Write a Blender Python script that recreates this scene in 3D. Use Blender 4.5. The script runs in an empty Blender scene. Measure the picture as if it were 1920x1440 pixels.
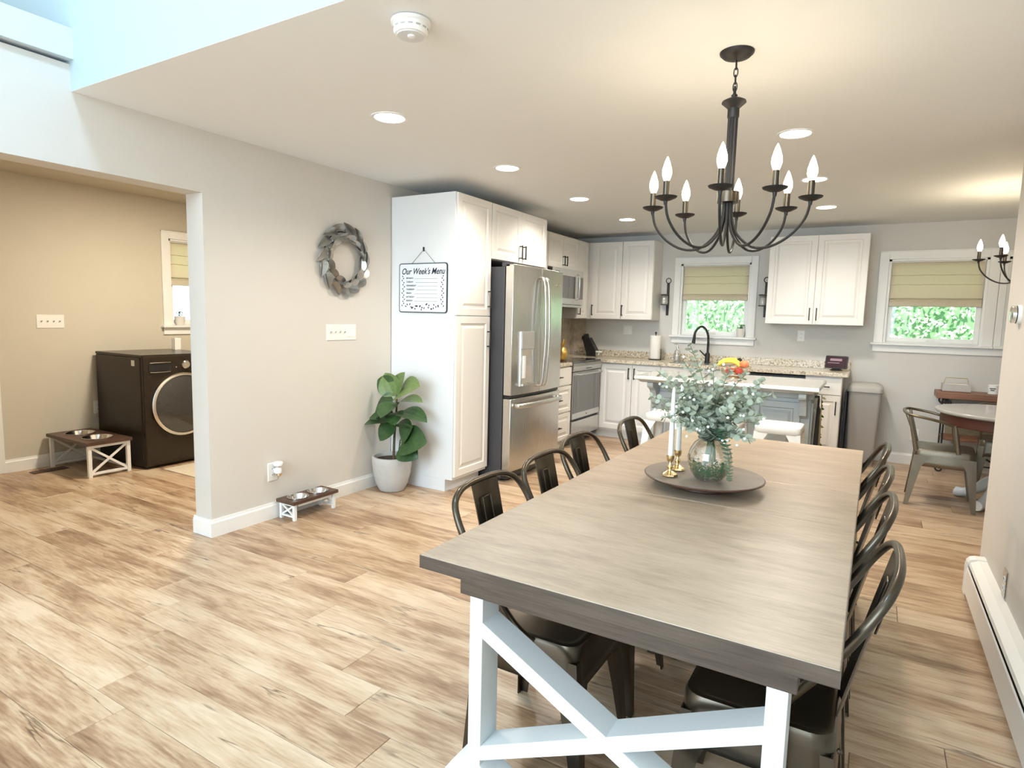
import bpy, math, random
from mathutils import Matrix, Vector
random.seed(7)
PI = math.pi
SC = bpy.context.scene
COL = SC.collection

# ------------------------------------------------------------------ camera
cam_d = bpy.data.cameras.new('camera'); cam = bpy.data.objects.new('camera', cam_d); COL.objects.link(cam)
SC.camera = cam
cam_d.sensor_width = 36; cam_d.lens = 1146.09 / 1920 * 36; cam_d.clip_start = .02
yaw, pitch, roll = math.radians(-30.5397), math.radians(6.2247), math.radians(-1.4187)
fw = Vector((math.sin(yaw)*math.cos(pitch), math.cos(yaw)*math.cos(pitch), -math.sin(pitch)))
rt = Vector((math.cos(yaw), -math.sin(yaw), 0)); dn = fw.cross(rt)
c_, s_ = math.cos(roll), math.sin(roll)
X_ = c_*rt + s_*dn; Y_ = -s_*rt + c_*dn
m = Matrix.Identity(4)
for i in range(3):
    m[i][0] = X_[i]; m[i][1] = -Y_[i]; m[i][2] = -fw[i]
m.translation = Vector((0, 0, 1.4)); cam.matrix_world = m

# ------------------------------------------------------------------ world, sun, window light, exposure
W = bpy.data.worlds.new('world'); SC.world = W; W.use_nodes = True
bg = W.node_tree.nodes['Background']; bg.inputs[0].default_value = (.72, .86, 1, 1); bg.inputs[1].default_value = 3.2
SC.view_settings.view_transform = 'Standard'; SC.view_settings.look = 'None'
SC.view_settings.exposure = .32; SC.view_settings.gamma = 1; SC.view_settings.use_curve_mapping = False
SC.cycles.max_bounces = 7; SC.cycles.diffuse_bounces = 4; SC.cycles.glossy_bounces = 4
SC.cycles.transparent_max_bounces = 8; SC.cycles.caustics_reflective = False; SC.cycles.caustics_refractive = False
SC.cycles.sample_clamp_indirect = 4

def light(name, kind, loc, power, color, size=None, size_y=None, aim=None, spot=None):
    d = bpy.data.lights.new(name, kind); d.energy = power; d.color = color
    if kind == 'AREA':
        d.size = size
        if size_y: d.shape = 'RECTANGLE'; d.size_y = size_y
        else: d.shape = 'DISK'
    elif kind == 'SPOT':
        d.spot_size = spot; d.spot_blend = .8; d.shadow_soft_size = size or .06
    elif kind == 'SUN': d.angle = .01
    else: d.shadow_soft_size = size or .05
    o = bpy.data.objects.new(name, d); COL.objects.link(o); o.location = loc
    if aim is not None:
        o.rotation_euler = (Vector(aim)-Vector(loc)).to_track_quat('-Z', 'Y').to_euler()
    return o
light('sun', 'SUN', (0, -10, 12), 13.0, (1, .96, .88), aim=(-1.5, -3, 0))
COOL = (.66, .86, 1)
light('window_light_tall', 'AREA', (-1.4, -3.85, 2.35), 220, COOL, 3.6, 3.4, aim=(-1.6, 5, 1.2))
light('skylight', 'AREA', (-1.7, .95, 4.45), 48, (.42, .70, 1), .5, .3, aim=(-1.75, .96, 0))

# ------------------------------------------------------------------ materials
def nodes_mat(name):
    mt = bpy.data.materials.new(name); mt.use_nodes = True
    nt = mt.node_tree; return mt, nt, nt.nodes['Principled BSDF']
def N(nt, t, **kw):
    n = nt.nodes.new(t)
    for k, v in kw.items():
        if k.startswith('i_'): n.inputs[int(k[2:])].default_value = v
        else: setattr(n, k, v)
    return n
def rgba(c): return (c[0], c[1], c[2], 1)
def mat(name, col, rough=.5, metal=0, var=.06, scale=8, bump=0, bscale=60, spec=None, coat=0, emit=None, estr=0, sss=0):
    mt, nt, b = nodes_mat(name)
    tc = N(nt, 'ShaderNodeTexCoord'); ns = N(nt, 'ShaderNodeTexNoise'); ns.inputs['Scale'].default_value = scale
    ns.inputs['Detail'].default_value = 3
    nt.links.new(tc.outputs['Object'], ns.inputs['Vector'])
    mx = N(nt, 'ShaderNodeMix', data_type='RGBA')
    mx.inputs[6].default_value = rgba([max(0, x*(1-var)) for x in col]); mx.inputs[7].default_value = rgba([min(1, x*(1+var)) for x in col])
    nt.links.new(ns.outputs['Fac'], mx.inputs[0]); nt.links.new(mx.outputs[2], b.inputs['Base Color'])
    b.inputs['Roughness'].default_value = rough; b.inputs['Metallic'].default_value = metal
    if spec is not None: b.inputs['Specular IOR Level'].default_value = spec
    if coat: b.inputs['Coat Weight'].default_value = coat; b.inputs['Coat Roughness'].default_value = .1
    if emit: b.inputs['Emission Color'].default_value = rgba(emit); b.inputs['Emission Strength'].default_value = estr
    if bump:
        n2 = N(nt, 'ShaderNodeTexNoise'); n2.inputs['Scale'].default_value = bscale; n2.inputs['Detail'].default_value = 4
        nt.links.new(tc.outputs['Object'], n2.inputs['Vector'])
        bp = N(nt, 'ShaderNodeBump'); bp.inputs['Strength'].default_value = bump; bp.inputs['Distance'].default_value = .004
        nt.links.new(n2.outputs['Fac'], bp.inputs['Height']); nt.links.new(bp.outputs['Normal'], b.inputs['Normal'])
    return mt
def wood(name, stops, stretch=(1.2, 14, 14), rough=.4, per_obj=0, big=1.5, cracks=.0, crack_col=(.06, .03, .015), bump=.15):
    mt, nt, b = nodes_mat(name); L = nt.links.new
    tc = N(nt, 'ShaderNodeTexCoord'); oi = N(nt, 'ShaderNodeObjectInfo')
    sc = N(nt, 'ShaderNodeVectorMath', operation='SCALE'); sc.inputs[3].default_value = 40
    cb = N(nt, 'ShaderNodeCombineXYZ'); L(oi.outputs['Random'], cb.inputs[0]); L(oi.outputs['Random'], cb.inputs[2]); L(cb.outputs[0], sc.inputs[0])
    ad = N(nt, 'ShaderNodeVectorMath', operation='ADD'); L(tc.outputs['Object'], ad.inputs[0]); L(sc.outputs[0], ad.inputs[1])
    mp = N(nt, 'ShaderNodeMapping'); mp.inputs['Scale'].default_value = stretch; L(ad.outputs[0], mp.inputs[0])
    n1 = N(nt, 'ShaderNodeTexNoise'); n1.inputs['Scale'].default_value = 1.6; n1.inputs['Detail'].default_value = 8; n1.inputs['Roughness'].default_value = .62; n1.inputs['Distortion'].default_value = .6
    L(mp.outputs[0], n1.inputs[0])
    mpf = N(nt, 'ShaderNodeMapping'); mpf.inputs['Scale'].default_value = (stretch[0]*3.5, stretch[1]*6, stretch[2]*6); L(ad.outputs[0], mpf.inputs[0])
    nf = N(nt, 'ShaderNodeTexNoise'); nf.inputs['Scale'].default_value = 1.6; nf.inputs['Detail'].default_value = 3; L(mpf.outputs[0], nf.inputs[0])
    mp2 = N(nt, 'ShaderNodeMapping'); mp2.inputs['Scale'].default_value = (big, big*3.2, big*3); L(ad.outputs[0], mp2.inputs[0])
    n2 = N(nt, 'ShaderNodeTexNoise'); n2.inputs['Scale'].default_value = 1.3; n2.inputs['Detail'].default_value = 4; L(mp2.outputs[0], n2.inputs[0])
    a1 = N(nt, 'ShaderNodeMath', operation='MULTIPLY'); a1.inputs[1].default_value = .40; L(n1.outputs['Fac'], a1.inputs[0])
    a0 = N(nt, 'ShaderNodeMath', operation='MULTIPLY_ADD'); a0.inputs[1].default_value = .24; L(nf.outputs['Fac'], a0.inputs[0]); L(a1.outputs[0], a0.inputs[2])
    a2 = N(nt, 'ShaderNodeMath', operation='MULTIPLY_ADD'); a2.inputs[1].default_value = .36; L(n2.outputs['Fac'], a2.inputs[0]); L(a0.outputs[0], a2.inputs[2])
    a3 = N(nt, 'ShaderNodeMath', operation='MULTIPLY_ADD'); a3.inputs[1].default_value = per_obj; L(oi.outputs['Random'], a3.inputs[0]); L(a2.outputs[0], a3.inputs[2])
    a4 = N(nt, 'ShaderNodeMath', operation='SUBTRACT'); a4.inputs[1].default_value = per_obj/2; L(a3.outputs[0], a4.inputs[0])
    cr = N(nt, 'ShaderNodeValToRGB'); e = cr.color_ramp.elements
    e[0].position = stops[0][0]; e[0].color = rgba(stops[0][1]); e[1].position = stops[-1][0]; e[1].color = rgba(stops[-1][1])
    for p, c in stops[1:-1]:
        x = e.new(p); x.color = rgba(c)
    L(a4.outputs[0], cr.inputs[0]); out = cr.outputs[0]
    if cracks:
        mp3 = N(nt, 'ShaderNodeMapping'); mp3.inputs['Scale'].default_value = (.42, 4.6, 4); L(ad.outputs[0], mp3.inputs[0])
        n3 = N(nt, 'ShaderNodeTexNoise'); n3.inputs['Scale'].default_value = 1.5; n3.inputs['Detail'].default_value = 5; n3.inputs['Distortion'].default_value = .25; L(mp3.outputs[0], n3.inputs[0])
        s1 = N(nt, 'ShaderNodeMath', operation='SUBTRACT'); s1.inputs[1].default_value = .5; L(n3.outputs['Fac'], s1.inputs[0])
        s2 = N(nt, 'ShaderNodeMath', operation='ABSOLUTE'); L(s1.outputs[0], s2.inputs[0])
        mr = N(nt, 'ShaderNodeMapRange'); mr.inputs[1].default_value = 0; mr.inputs[2].default_value = .012; mr.inputs[3].default_value = cracks; mr.inputs[4].default_value = 0; L(s2.outputs[0], mr.inputs[0])
        g = N(nt, 'ShaderNodeMath', operation='MULTIPLY'); L(mr.outputs[0], g.inputs[0])
        gate = N(nt, 'ShaderNodeMapRange'); gate.inputs[1].default_value = .48; gate.inputs[2].default_value = .62; L(n2.outputs['Fac'], gate.inputs[0]); L(gate.outputs[0], g.inputs[1])
        mx = N(nt, 'ShaderNodeMix', data_type='RGBA'); mx.inputs[7].default_value = rgba(crack_col); L(g.outputs[0], mx.inputs[0]); L(out, mx.inputs[6]); out = mx.outputs[2]
    L(out, b.inputs['Base Color']); b.inputs['Roughness'].default_value = rough
    if bump:
        bp = N(nt, 'ShaderNodeBump'); bp.inputs['Strength'].default_value = bump; bp.inputs['Distance'].default_value = .002
        L(n1.outputs['Fac'], bp.inputs['Height']); L(bp.outputs['Normal'], b.inputs['Normal'])
    return mt
def speckle(name, base, dark, light_, scale=55, rough=.2):
    mt, nt, b = nodes_mat(name); L = nt.links.new
    tc = N(nt, 'ShaderNodeTexCoord')
    n1 = N(nt, 'ShaderNodeTexNoise'); n1.inputs['Scale'].default_value = scale; n1.inputs['Detail'].default_value = 5; n1.inputs['Roughness'].default_value = .7; L(tc.outputs['Object'], n1.inputs[0])
    cr = N(nt, 'ShaderNodeValToRGB'); e = cr.color_ramp.elements
    e[0].position = .36; e[0].color = rgba(dark); e[1].position = .62; e[1].color = rgba(light_)
    x = e.new(.45); x.color = rgba(base)
    L(n1.outputs['Fac'], cr.inputs[0]); L(cr.outputs[0], b.inputs['Base Color']); b.inputs['Roughness'].default_value = rough
    return mt
def glass(name, tint=(1, 1, 1), gl=.08):
    mt, nt, b = nodes_mat(name); nt.nodes.remove(b); out = nt.nodes['Material Output']; L = nt.links.new
    t = N(nt, 'ShaderNodeBsdfTransparent'); t.inputs[0].default_value = rgba(tint)
    g = N(nt, 'ShaderNodeBsdfGlossy'); g.inputs['Roughness'].default_value = .02
    f = N(nt, 'ShaderNodeLayerWeight'); f.inputs[0].default_value = .35
    mr = N(nt, 'ShaderNodeMapRange'); mr.inputs[3].default_value = gl; mr.inputs[4].default_value = .75; L(f.outputs['Facing'], mr.inputs[0])
    ms = N(nt, 'ShaderNodeMixShader'); L(mr.outputs[0], ms.inputs[0]); L(t.outputs[0], ms.inputs[1]); L(g.outputs[0], ms.inputs[2]); L(ms.outputs[0], out.inputs[0])
    return mt
def cloth(name, col, trans=.5):
    mt, nt, b = nodes_mat(name); out = nt.nodes['Material Output']; L = nt.links.new
    tc = N(nt, 'ShaderNodeTexCoord'); ns = N(nt, 'ShaderNodeTexNoise'); ns.inputs['Scale'].default_value = 90; L(tc.outputs['Object'], ns.inputs[0])
    mx = N(nt, 'ShaderNodeMix', data_type='RGBA'); mx.inputs[6].default_value = rgba([x*.92 for x in col]); mx.inputs[7].default_value = rgba(col); L(ns.outputs['Fac'], mx.inputs[0])
    L(mx.outputs[2], b.inputs['Base Color']); b.inputs['Roughness'].default_value = .9
    tr = N(nt, 'ShaderNodeBsdfTranslucent'); L(mx.outputs[2], tr.inputs[0])
    ms = N(nt, 'ShaderNodeMixShader'); ms.inputs[0].default_value = trans; L(b.outputs[0], ms.inputs[1]); L(tr.outputs[0], ms.inputs[2]); L(ms.outputs[0], out.inputs[0])
    return mt
def glow(name, col, strength):
    mt, nt, b = nodes_mat(name); b.inputs['Base Color'].default_value = rgba(col)
    b.inputs['Emission Color'].default_value = rgba(col); b.inputs['Emission Strength'].default_value = strength
    return mt
def brushed(name, col, rough=.28, vertical=True):
    mt, nt, b = nodes_mat(name); L = nt.links.new
    tc = N(nt, 'ShaderNodeTexCoord'); mp = N(nt, 'ShaderNodeMapping'); mp.inputs['Scale'].default_value = (3, 3, 260) if not vertical else (160, 160, 2); L(tc.outputs['Object'], mp.inputs[0])
    ns = N(nt, 'ShaderNodeTexNoise'); ns.inputs['Scale'].default_value = 2; L(mp.outputs[0], ns.inputs[0])
    mr = N(nt, 'ShaderNodeMapRange'); mr.inputs[3].default_value = rough*.8; mr.inputs[4].default_value = rough*1.3; L(ns.outputs['Fac'], mr.inputs[0]); L(mr.outputs[0], b.inputs['Roughness'])
    b.inputs['Base Color'].default_value = rgba(col); b.inputs['Metallic'].default_value = 1
    return mt

WALL = mat('wall_paint', (.66, .625, .57), .7, var=.015, bump=.05, bscale=180)
WALLK = mat('kitchen_wall_paint', (.66, .65, .62), .7, var=.015, bump=.05, bscale=180)
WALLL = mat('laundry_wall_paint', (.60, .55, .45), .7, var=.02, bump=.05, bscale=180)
UPPER = mat('daylit_upper_paint', (.40, .49, .52), .7, var=.015)  # bluish cast of the cool daylight put into the wall colour
CEIL = mat('ceiling_paint', (.86, .88, .885), .8, var=.01)
TRIM = mat('trim_white_paint', (.86, .86, .84), .4, var=.01)
CAB = mat('cabinet_white_paint', (.84, .82, .78), .38, var=.01)
FLOORW = wood('plank_wood', [(.33, (.19, .105, .058)), (.43, (.35, .22, .13)), (.51, (.51, .365, .235)), (.62, (.64, .505, .36))], stretch=(1.7, 11, 14), big=1.9, per_obj=.12, rough=.33, cracks=.8)
TABLEW = wood('weathered_table_wood', [(.32, (.27, .195, .135)), (.5, (.40, .305, .215)), (.66, (.49, .385, .285))], stretch=(3.2, 17, 17), rough=.36, big=2.2)
EDGEW = wood('shaded_edge_wood', [(.36, (.035, .025, .019)), (.64, (.13, .098, .075))], stretch=(1.6, 22, 22), rough=.42, big=1.0)  # same wood as the top, with the edge shading put into the colour
DARKW = wood('dark_walnut_wood', [(.3, (.045, .022, .015)), (.7, (.12, .06, .04))], stretch=(2, 20, 20), rough=.4)
BROWNW = wood('red_brown_wood', [(.3, (.13, .055, .03)), (.7, (.30, .145, .085))], stretch=(2, 20, 20), rough=.45)
TRAYW = wood('tray_wood', [(.3, (.17, .135, .11)), (.7, (.30, .245, .20))], stretch=(2, 18, 18), rough=.4)
TABWHITE = mat('table_white_paint', (.80, .84, .85), .4, var=.02)
METAL = mat('bronze_gunmetal', (.095, .078, .058), .30, metal=.9, var=.3, scale=5)
METAL2 = mat('aged_galvanised_metal', (.20, .17, .125), .38, metal=.85, var=.3, scale=7)
BLACK = mat('black_iron', (.010, .009, .009), .5, metal=0, var=.2)
BLACKP = mat('black_plastic', (.012, .012, .013), .3, var=.2)
STEEL = brushed('brushed_steel', (.62, .60, .56), .24)
STEELH = brushed('brushed_steel_rail', (.70, .69, .66), .28, vertical=False)
GREYSIDE = mat('charcoal_appliance_side', (.045, .045, .05), .5)
CHROME = mat('polished_steel', (.75, .73, .70), .12, metal=1, var=.03)
BRASS = mat('brushed_brass', (.75, .58, .33), .22, metal=1, var=.08)
GOLD = mat('gold_ornament', (.70, .48, .14), .3, metal=.9, var=.1)
OVENG = mat('oven_black_glass', (.03, .028, .028), .06, var=.1, coat=1)
GRANITE = speckle('granite_speckle', (.52, .45, .34), (.12, .09, .06), (.78, .72, .60))
STONE = speckle('stone_backsplash', (.58, .50, .40), (.42, .36, .28), (.68, .62, .52), 12, .4)
GREYP = mat('grey_island_paint', (.43, .46, .455), .5, var=.12, scale=5)
ISLTOP = mat('glossy_pale_island_top', (.66, .66, .62), .16, var=.05, coat=.5)
CANG = mat('grey_bin_plastic', (.36, .345, .325), .45, var=.04)
CREAM = mat('cream_plastic', (.85, .83, .78), .4, var=.01)
WHITE = mat('white_gloss', (.88, .88, .86), .3, var=.01)
STOOLW = mat('white_powder_coat', (.88, .88, .83), .35, var=.02)
BASEB = mat('baseboard_white', (.86, .85, .82), .45, var=.01)
WASH = mat('dark_brown_steel', (.030, .021, .014), .32, metal=.5, var=.15)
WASHF = mat('espresso_gloss', (.040, .030, .021), .25, metal=.6, var=.1)
SHADE = cloth('linen_shade', (.88, .81, .64), .36)
SHADE2 = cloth('linen_shade_thick', (.70, .62, .46), .2)
GLASS = glass('clear_glass')
PANE = glass('window_glass', (.97, 1, .98), .04)
POTC = mat('grey_concrete', (.50, .49, .47), .85, var=.08, scale=25, bump=.3)
WPOT = mat('white_pot', (.75, .72, .68), .6, var=.03)
SOIL = mat('dark_soil', (.05, .035, .02), .9, var=.4, scale=60)
LEAF = mat('fig_leaf_green', (.038, .088, .026), .38, var=.5, scale=9)
LEAFL = mat('young_leaf_green', (.13, .20, .06), .42, var=.3, scale=9)
EUC = mat('eucalyptus_green', (.42, .47, .37), .6, var=.25, scale=12)
EUCD = mat('dark_eucalyptus', (.12, .22, .13), .5, var=.3, scale=14)
BERRY = mat('white_berry', (.88, .88, .84), .6)
STEM = mat('brown_stem', (.09, .07, .04), .7)
STEMG = mat('green_stem', (.16, .22, .12), .7)
SAGE = mat('small_plant_green', (.06, .15, .05), .5, var=.4, scale=40)
PEB = mat('green_glass_pebble', (.03, .20, .06), .25, var=.7, scale=90)
WAX = mat('white_wax', (.86, .85, .80), .5, var=.01)
TIN = mat('galvanised_leaf', (.34, .335, .31), .28, metal=.8, var=.45, scale=9)
PAPER = mat('paper_towel', (.86, .84, .80), .9, bump=.3, bscale=200)
SIGNW = mat('white_sign_board', (.80, .84, .88), .5, var=.02)
INK = mat('dark_blue_ink', (.02, .03, .045), .6)
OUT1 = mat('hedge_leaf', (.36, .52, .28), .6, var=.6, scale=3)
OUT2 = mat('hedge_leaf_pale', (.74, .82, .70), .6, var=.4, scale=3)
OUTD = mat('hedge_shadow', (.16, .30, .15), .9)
LAWN = mat('lawn', (.25, .42, .15), .9, var=.3, scale=3)
BULB = glow('warm_bulb_glow', (1, .90, .68), 9)
LENS = glow('downlight_lens', (1, .93, .80), 14)
YEL = mat('banana_yellow', (.85, .62, .08), .5, var=.12)
RED = mat('apple_red', (.45, .05, .03), .3, var=.4, scale=20)
ORG = mat('peach_orange', (.80, .25, .10), .45, var=.25, scale=20)
CLOTHB = mat('tan_towel', (.45, .36, .19), .9, var=.1)
CLOTHK = mat('black_towel', (.02, .02, .018), .9)
RUGM = mat('beige_rug', (.60, .52, .40), .95, var=.2, scale=40, bump=.5, bscale=200)
SCREEN = mat('dark_display', (.03, .012, .02), .2, emit=(.25, .08, .16), estr=.04)
SCRB = mat('screen_banner', (.3, .2, .25), .3, emit=(.5, .35, .4), estr=.08)
WOVEN = mat('woven_panel', (.28, .24, .17), .8, var=.3, scale=50)

# ------------------------------------------------------------------ mesh builder
class MB:
    def __init__(s, M=None): s.v = []; s.f = []; s.M = M or Matrix.Identity(4)
    def add(s, vs, fs):
        o = len(s.v); s.v += [s.M @ Vector(v) for v in vs]; s.f += [tuple(i+o for i in f) for f in fs]; return s
    def box(s, x0, x1, y0, y1, z0, z1):
        return s.add([(x, y, z) for x in (x0, x1) for y in (y0, y1) for z in (z0, z1)],
                     [(0, 1, 3, 2), (4, 6, 7, 5), (0, 4, 5, 1), (2, 3, 7, 6), (0, 2, 6, 4), (1, 5, 7, 3)])
    def beam(s, p, q, w, d, up=(0, 0, 1)):
        p, q = Vector(p), Vector(q); t = (q-p).normalized(); a = Vector(up).cross(t)
        if a.length < 1e-4: a = Vector((1, 0, 0)).cross(t)
        a.normalize(); b = t.cross(a); vs = []
        for e in (p, q):
            for i, j in ((-1, -1), (1, -1), (1, 1), (-1, 1)): vs.append(e + a*i*w/2 + b*j*d/2)
        return s.add(vs, [(0, 3, 2, 1), (4, 5, 6, 7)] + [(i, (i+1) % 4, (i+1) % 4+4, i+4) for i in range(4)])
    def rings(s, rs, closed=False, caps=True):
        n = len(rs[0]); vs = [p for r in rs for p in r]; fs = []; k = len(rs)
        for i in range(k if closed else k-1):
            a, b = i*n, ((i+1) % k)*n
            for j in range(n): fs.append((a+j, a+(j+1) % n, b+(j+1) % n, b+j))
        if caps and not closed: fs.append(tuple(range(n-1, -1, -1))); fs.append(tuple((k-1)*n+j for j in range(n)))
        return s.add(vs, fs)
    def lathe(s, prof, c=(0, 0, 0), seg=24, caps=True):
        return s.rings([[(c[0]+r*math.cos(2*PI*j/seg), c[1]+r*math.sin(2*PI*j/seg), c[2]+z) for j in range(seg)] for r, z in prof], caps=caps)
    def sweep(s, pts, ra, rb=None, seg=8, closed=False, ref=None):
        pts = [Vector(p) for p in pts]; n = len(pts); rs = []; prev = None
        for i, p in enumerate(pts):
            t = (pts[(i+1) % n]-pts[i-1]) if closed else (pts[min(i+1, n-1)]-pts[max(i-1, 0)])
            t.normalize()
            r = Vector(ref) if ref is not None else (prev if prev is not None else (Vector((0, 0, 1)) if abs(t.z) < .9 else Vector((1, 0, 0))))
            a = r - t*r.dot(t)
            if a.length < 1e-5: a = t.orthogonal()
            a.normalize(); prev = a; b = t.cross(a)
            A = ra[i] if isinstance(ra, (list, tuple)) else ra; B = A if rb is None else (rb[i] if isinstance(rb, (list, tuple)) else rb)
            rs.append([p + a*A*math.cos(2*PI*j/seg) + b*B*math.sin(2*PI*j/seg) for j in range(seg)])
        return s.rings(rs, closed=closed)
    def ball(s, c, r, seg=12, sz=1):
        k = seg//2
        return s.lathe([(max(r*math.sin(PI*i/k), r*.02), -r*sz*math.cos(PI*i/k)) for i in range(k+1)], c, seg)
    def prism(s, poly, d0, d1, plane='xz'):
        def P(u, v, d): return {'xz': (u, d, v), 'xy': (u, v, d), 'yz': (d, u, v)}[plane]
        n = len(poly); vs = [P(u, v, d0) for u, v in poly]+[P(u, v, d1) for u, v in poly]
        return s.add(vs, [tuple(range(n)), tuple(range(2*n-1, n-1, -1))]+[(i, i+n, (i+1) % n+n, (i+1) % n) for i in range(n)])
    def build(s, name, mt, parent=None, smooth=False, bevel=0, wc=False, fix=True, seg=2, solid=0):
        me = bpy.data.meshes.new(name); vs = s.v
        if wc and parent is not None:
            w = wloc(parent); vs = [v-w for v in vs]
        me.from_pydata([tuple(v) for v in vs], [], s.f); me.materials.append(mt)
        if fix:
            import bmesh
            bm = bmesh.new(); bm.from_mesh(me); bmesh.ops.recalc_face_normals(bm, faces=bm.faces); bm.to_mesh(me); bm.free()
        if smooth:
            me.shade_smooth(); me.set_sharp_from_angle(angle=math.radians(38))
        o = bpy.data.objects.new(name, me); COL.objects.link(o)
        if parent is not None: o.parent = parent
        if bevel:
            b = o.modifiers.new('edge', 'BEVEL'); b.width = bevel; b.segments = seg; b.limit_method = 'ANGLE'; b.harden_normals = False
        if solid:
            b = o.modifiers.new('thick', 'SOLIDIFY'); b.thickness = solid; b.offset = 0
        return o
def wloc(o):
    v = Vector((0, 0, 0))
    while o is not None: v += o.location; o = o.parent
    return v
def tag(o, label, cat, group=None, kind=None):
    o['label'] = label; o['category'] = cat
    if group: o['group'] = group
    if kind: o['kind'] = kind
    return o
def thing(name, label, cat, loc=(0, 0, 0), rz=0, group=None):
    o = bpy.data.objects.new(name, None); COL.objects.link(o); o.location = loc; o.rotation_euler = (0, 0, rz)
    return tag(o, label, cat, group)
def struct(o, label=None):
    o['kind'] = 'structure'
    if label: o['label'] = label
    return o
def dup(root, loc=None, rz=None, label=None, group=None):
    r = root.copy(); COL.objects.link(r)
    if loc is not None: r.location = loc
    if rz is not None: r.rotation_euler = (0, 0, rz)
    if label: r['label'] = label
    if group: r['group'] = group
    for ch in list(root.children):
        c = ch.copy(); COL.objects.link(c); c.parent = r
        for g in list(ch.children):
            d = g.copy(); COL.objects.link(d); d.parent = c
    return r
def crv(pts, n=6):
    pts = [Vector(p) for p in pts]; out = []
    for i in range(len(pts)-1):
        p0 = pts[max(i-1, 0)]; p1 = pts[i]; p2 = pts[i+1]; p3 = pts[min(i+2, len(pts)-1)]
        for k in range(n):
            t = k/n; out.append(.5*((2*p1)+(p2-p0)*t+(2*p0-5*p1+4*p2-p3)*t*t+(3*p1-p0-3*p2+p3)*t**3))
    out.append(pts[-1]); return out
def frame(O, U, V, Wd):
    M = Matrix.Identity(4)
    for i in range(3): M[i][0] = U[i]; M[i][1] = V[i]; M[i][2] = Wd[i]; M[i][3] = O[i]
    return M
# frames: local x = across, local y = up, local z = out of the face
def face_y(x, y, z): return frame((x, y, z), (1, 0, 0), (0, 0, 1), (0, -1, 0))      # faces the camera side (-Y)
def face_x(x, y, z): return frame((x, y, z), (0, 1, 0), (0, 0, 1), (1, 0, 0))       # faces +X

# ------------------------------------------------------------------ structure
XW, YB, ZC = -3.44, 7.40, 2.435
def walls(name, mt, boxes, label=None, bevel=0):
    b = MB()
    for q in boxes: b.box(*q)
    return struct(b.build(name, mt, bevel=bevel), label)
floor = walls('floor', mat('floor_underlay', (.25, .17, .10), .8), [(-6.4, 3.1, -4.1, 7.6, -.12, -.012)])
PW, PL = .1905, 1.295
pm = {}
JO = {1.06: -2.365, 1.25: -2.58, .867: -2.17, 1.44: -2.79, 1.63: -1.71, 1.82: -2.79+.65, 2.01: -2.56}
def plank(x0, x1, y0, y1):
    x0 = max(x0, -6.17); x1 = min(x1, 3.0)
    if x1-x0 < .03: return
    k = (round(x1-x0, 3), round(y1-y0, 3))
    if k not in pm:
        b = MB(); w, d = k; g = .0007; e = .0016
        b.rings([[(g, g, -.012), (w-g, g, -.012), (w-g, d-g, -.012), (g, d-g, -.012)],
                 [(g, g, -e), (w-g, g, -e), (w-g, d-g, -e), (g, d-g, -e)],
                 [(g+e, g+e, 0), (w-g-e, g+e, 0), (w-g-e, d-g-e, 0), (g+e, d-g-e, 0)]])
        o = b.build('plank', FLOORW, floor); pm[k] = o.data
    else:
        o = bpy.data.objects.new('plank', pm[k]); COL.objects.link(o); o.parent = floor
    o.location = (x0, y0, 0)
rng = random.Random(3)
y = .867 - 2*PW
while y < YB-.01:
    y1 = min(y+PW, YB)
    off = rng.random()*PL
    for ky, kx in JO.items():
        if abs(ky-y) < .03: off = kx
    xs = -6.17 if y < 4.9 else XW
    xe = 3.0 if y > 4.07 else .60
    x = off - math.ceil((off-xs)/PL)*PL
    while x < xe:
        plank(max(x, xs), min(x+PL, xe), y, y1); x += PL
    y = y1
b = MB().box(-6.17, .6, -4.0, .867-2*PW, -.012, 0).box(2.99, 3.0, 4.1, 7.4, -.012, 0)
struct(b.build('floor', FLOORW))

ceiling = walls('ceiling', CEIL, [(-3.67, 3.1, 1.5605, 7.55, ZC, ZC+.15)])
# left wall with the opening to the laundry
walls('wall_left', WALL, [(-3.60, XW, 2.22, 7.5, 0, ZC), (-3.60, XW, .75, 2.22, 2.08, ZC), (-3.60, XW, -4.1, .75, 0, ZC), (-3.60, XW, -4.1, 1.60, ZC, 2.56)])
walls('wall_upper', UPPER, [(-4.5, .8, 1.56, 1.60, ZC+.001, 4.6)])
walls('trim_1', mat('ledge_white', (.62, .69, .74), .5), [(-3.60, -3.40, -4.1, 1.56, 2.575, 2.715)], 'white painted ledge band high on the left wall')
walls('wall_recess', WALL, [(-4.6, -4.5, -4.1, 1.6, 2.56, 4.6), (-4.5, -3.6, -4.1, 1.6, 2.5, 2.56)])
walls('ceiling_upper', CEIL, [(-4.6, .8, -4.1, 1.6, 4.5, 4.6)])
walls('wall_right', WALL, [(.58, .70, -4.1, 4.07, 0, ZC), (.58, .70, -4.1, 1.6, ZC, 4.6)])
walls('wall_front', WALL, [(-3.6, -3.3, -4.1, -4.0, 0, 4.6), (.4, .7, -4.1, -4.0, 0, 4.6), (-4.6, .7, -4.1, -4.0, 4.1, 4.6), (-3.3, .4, -4.1, -4.0, 0, .5)])
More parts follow.
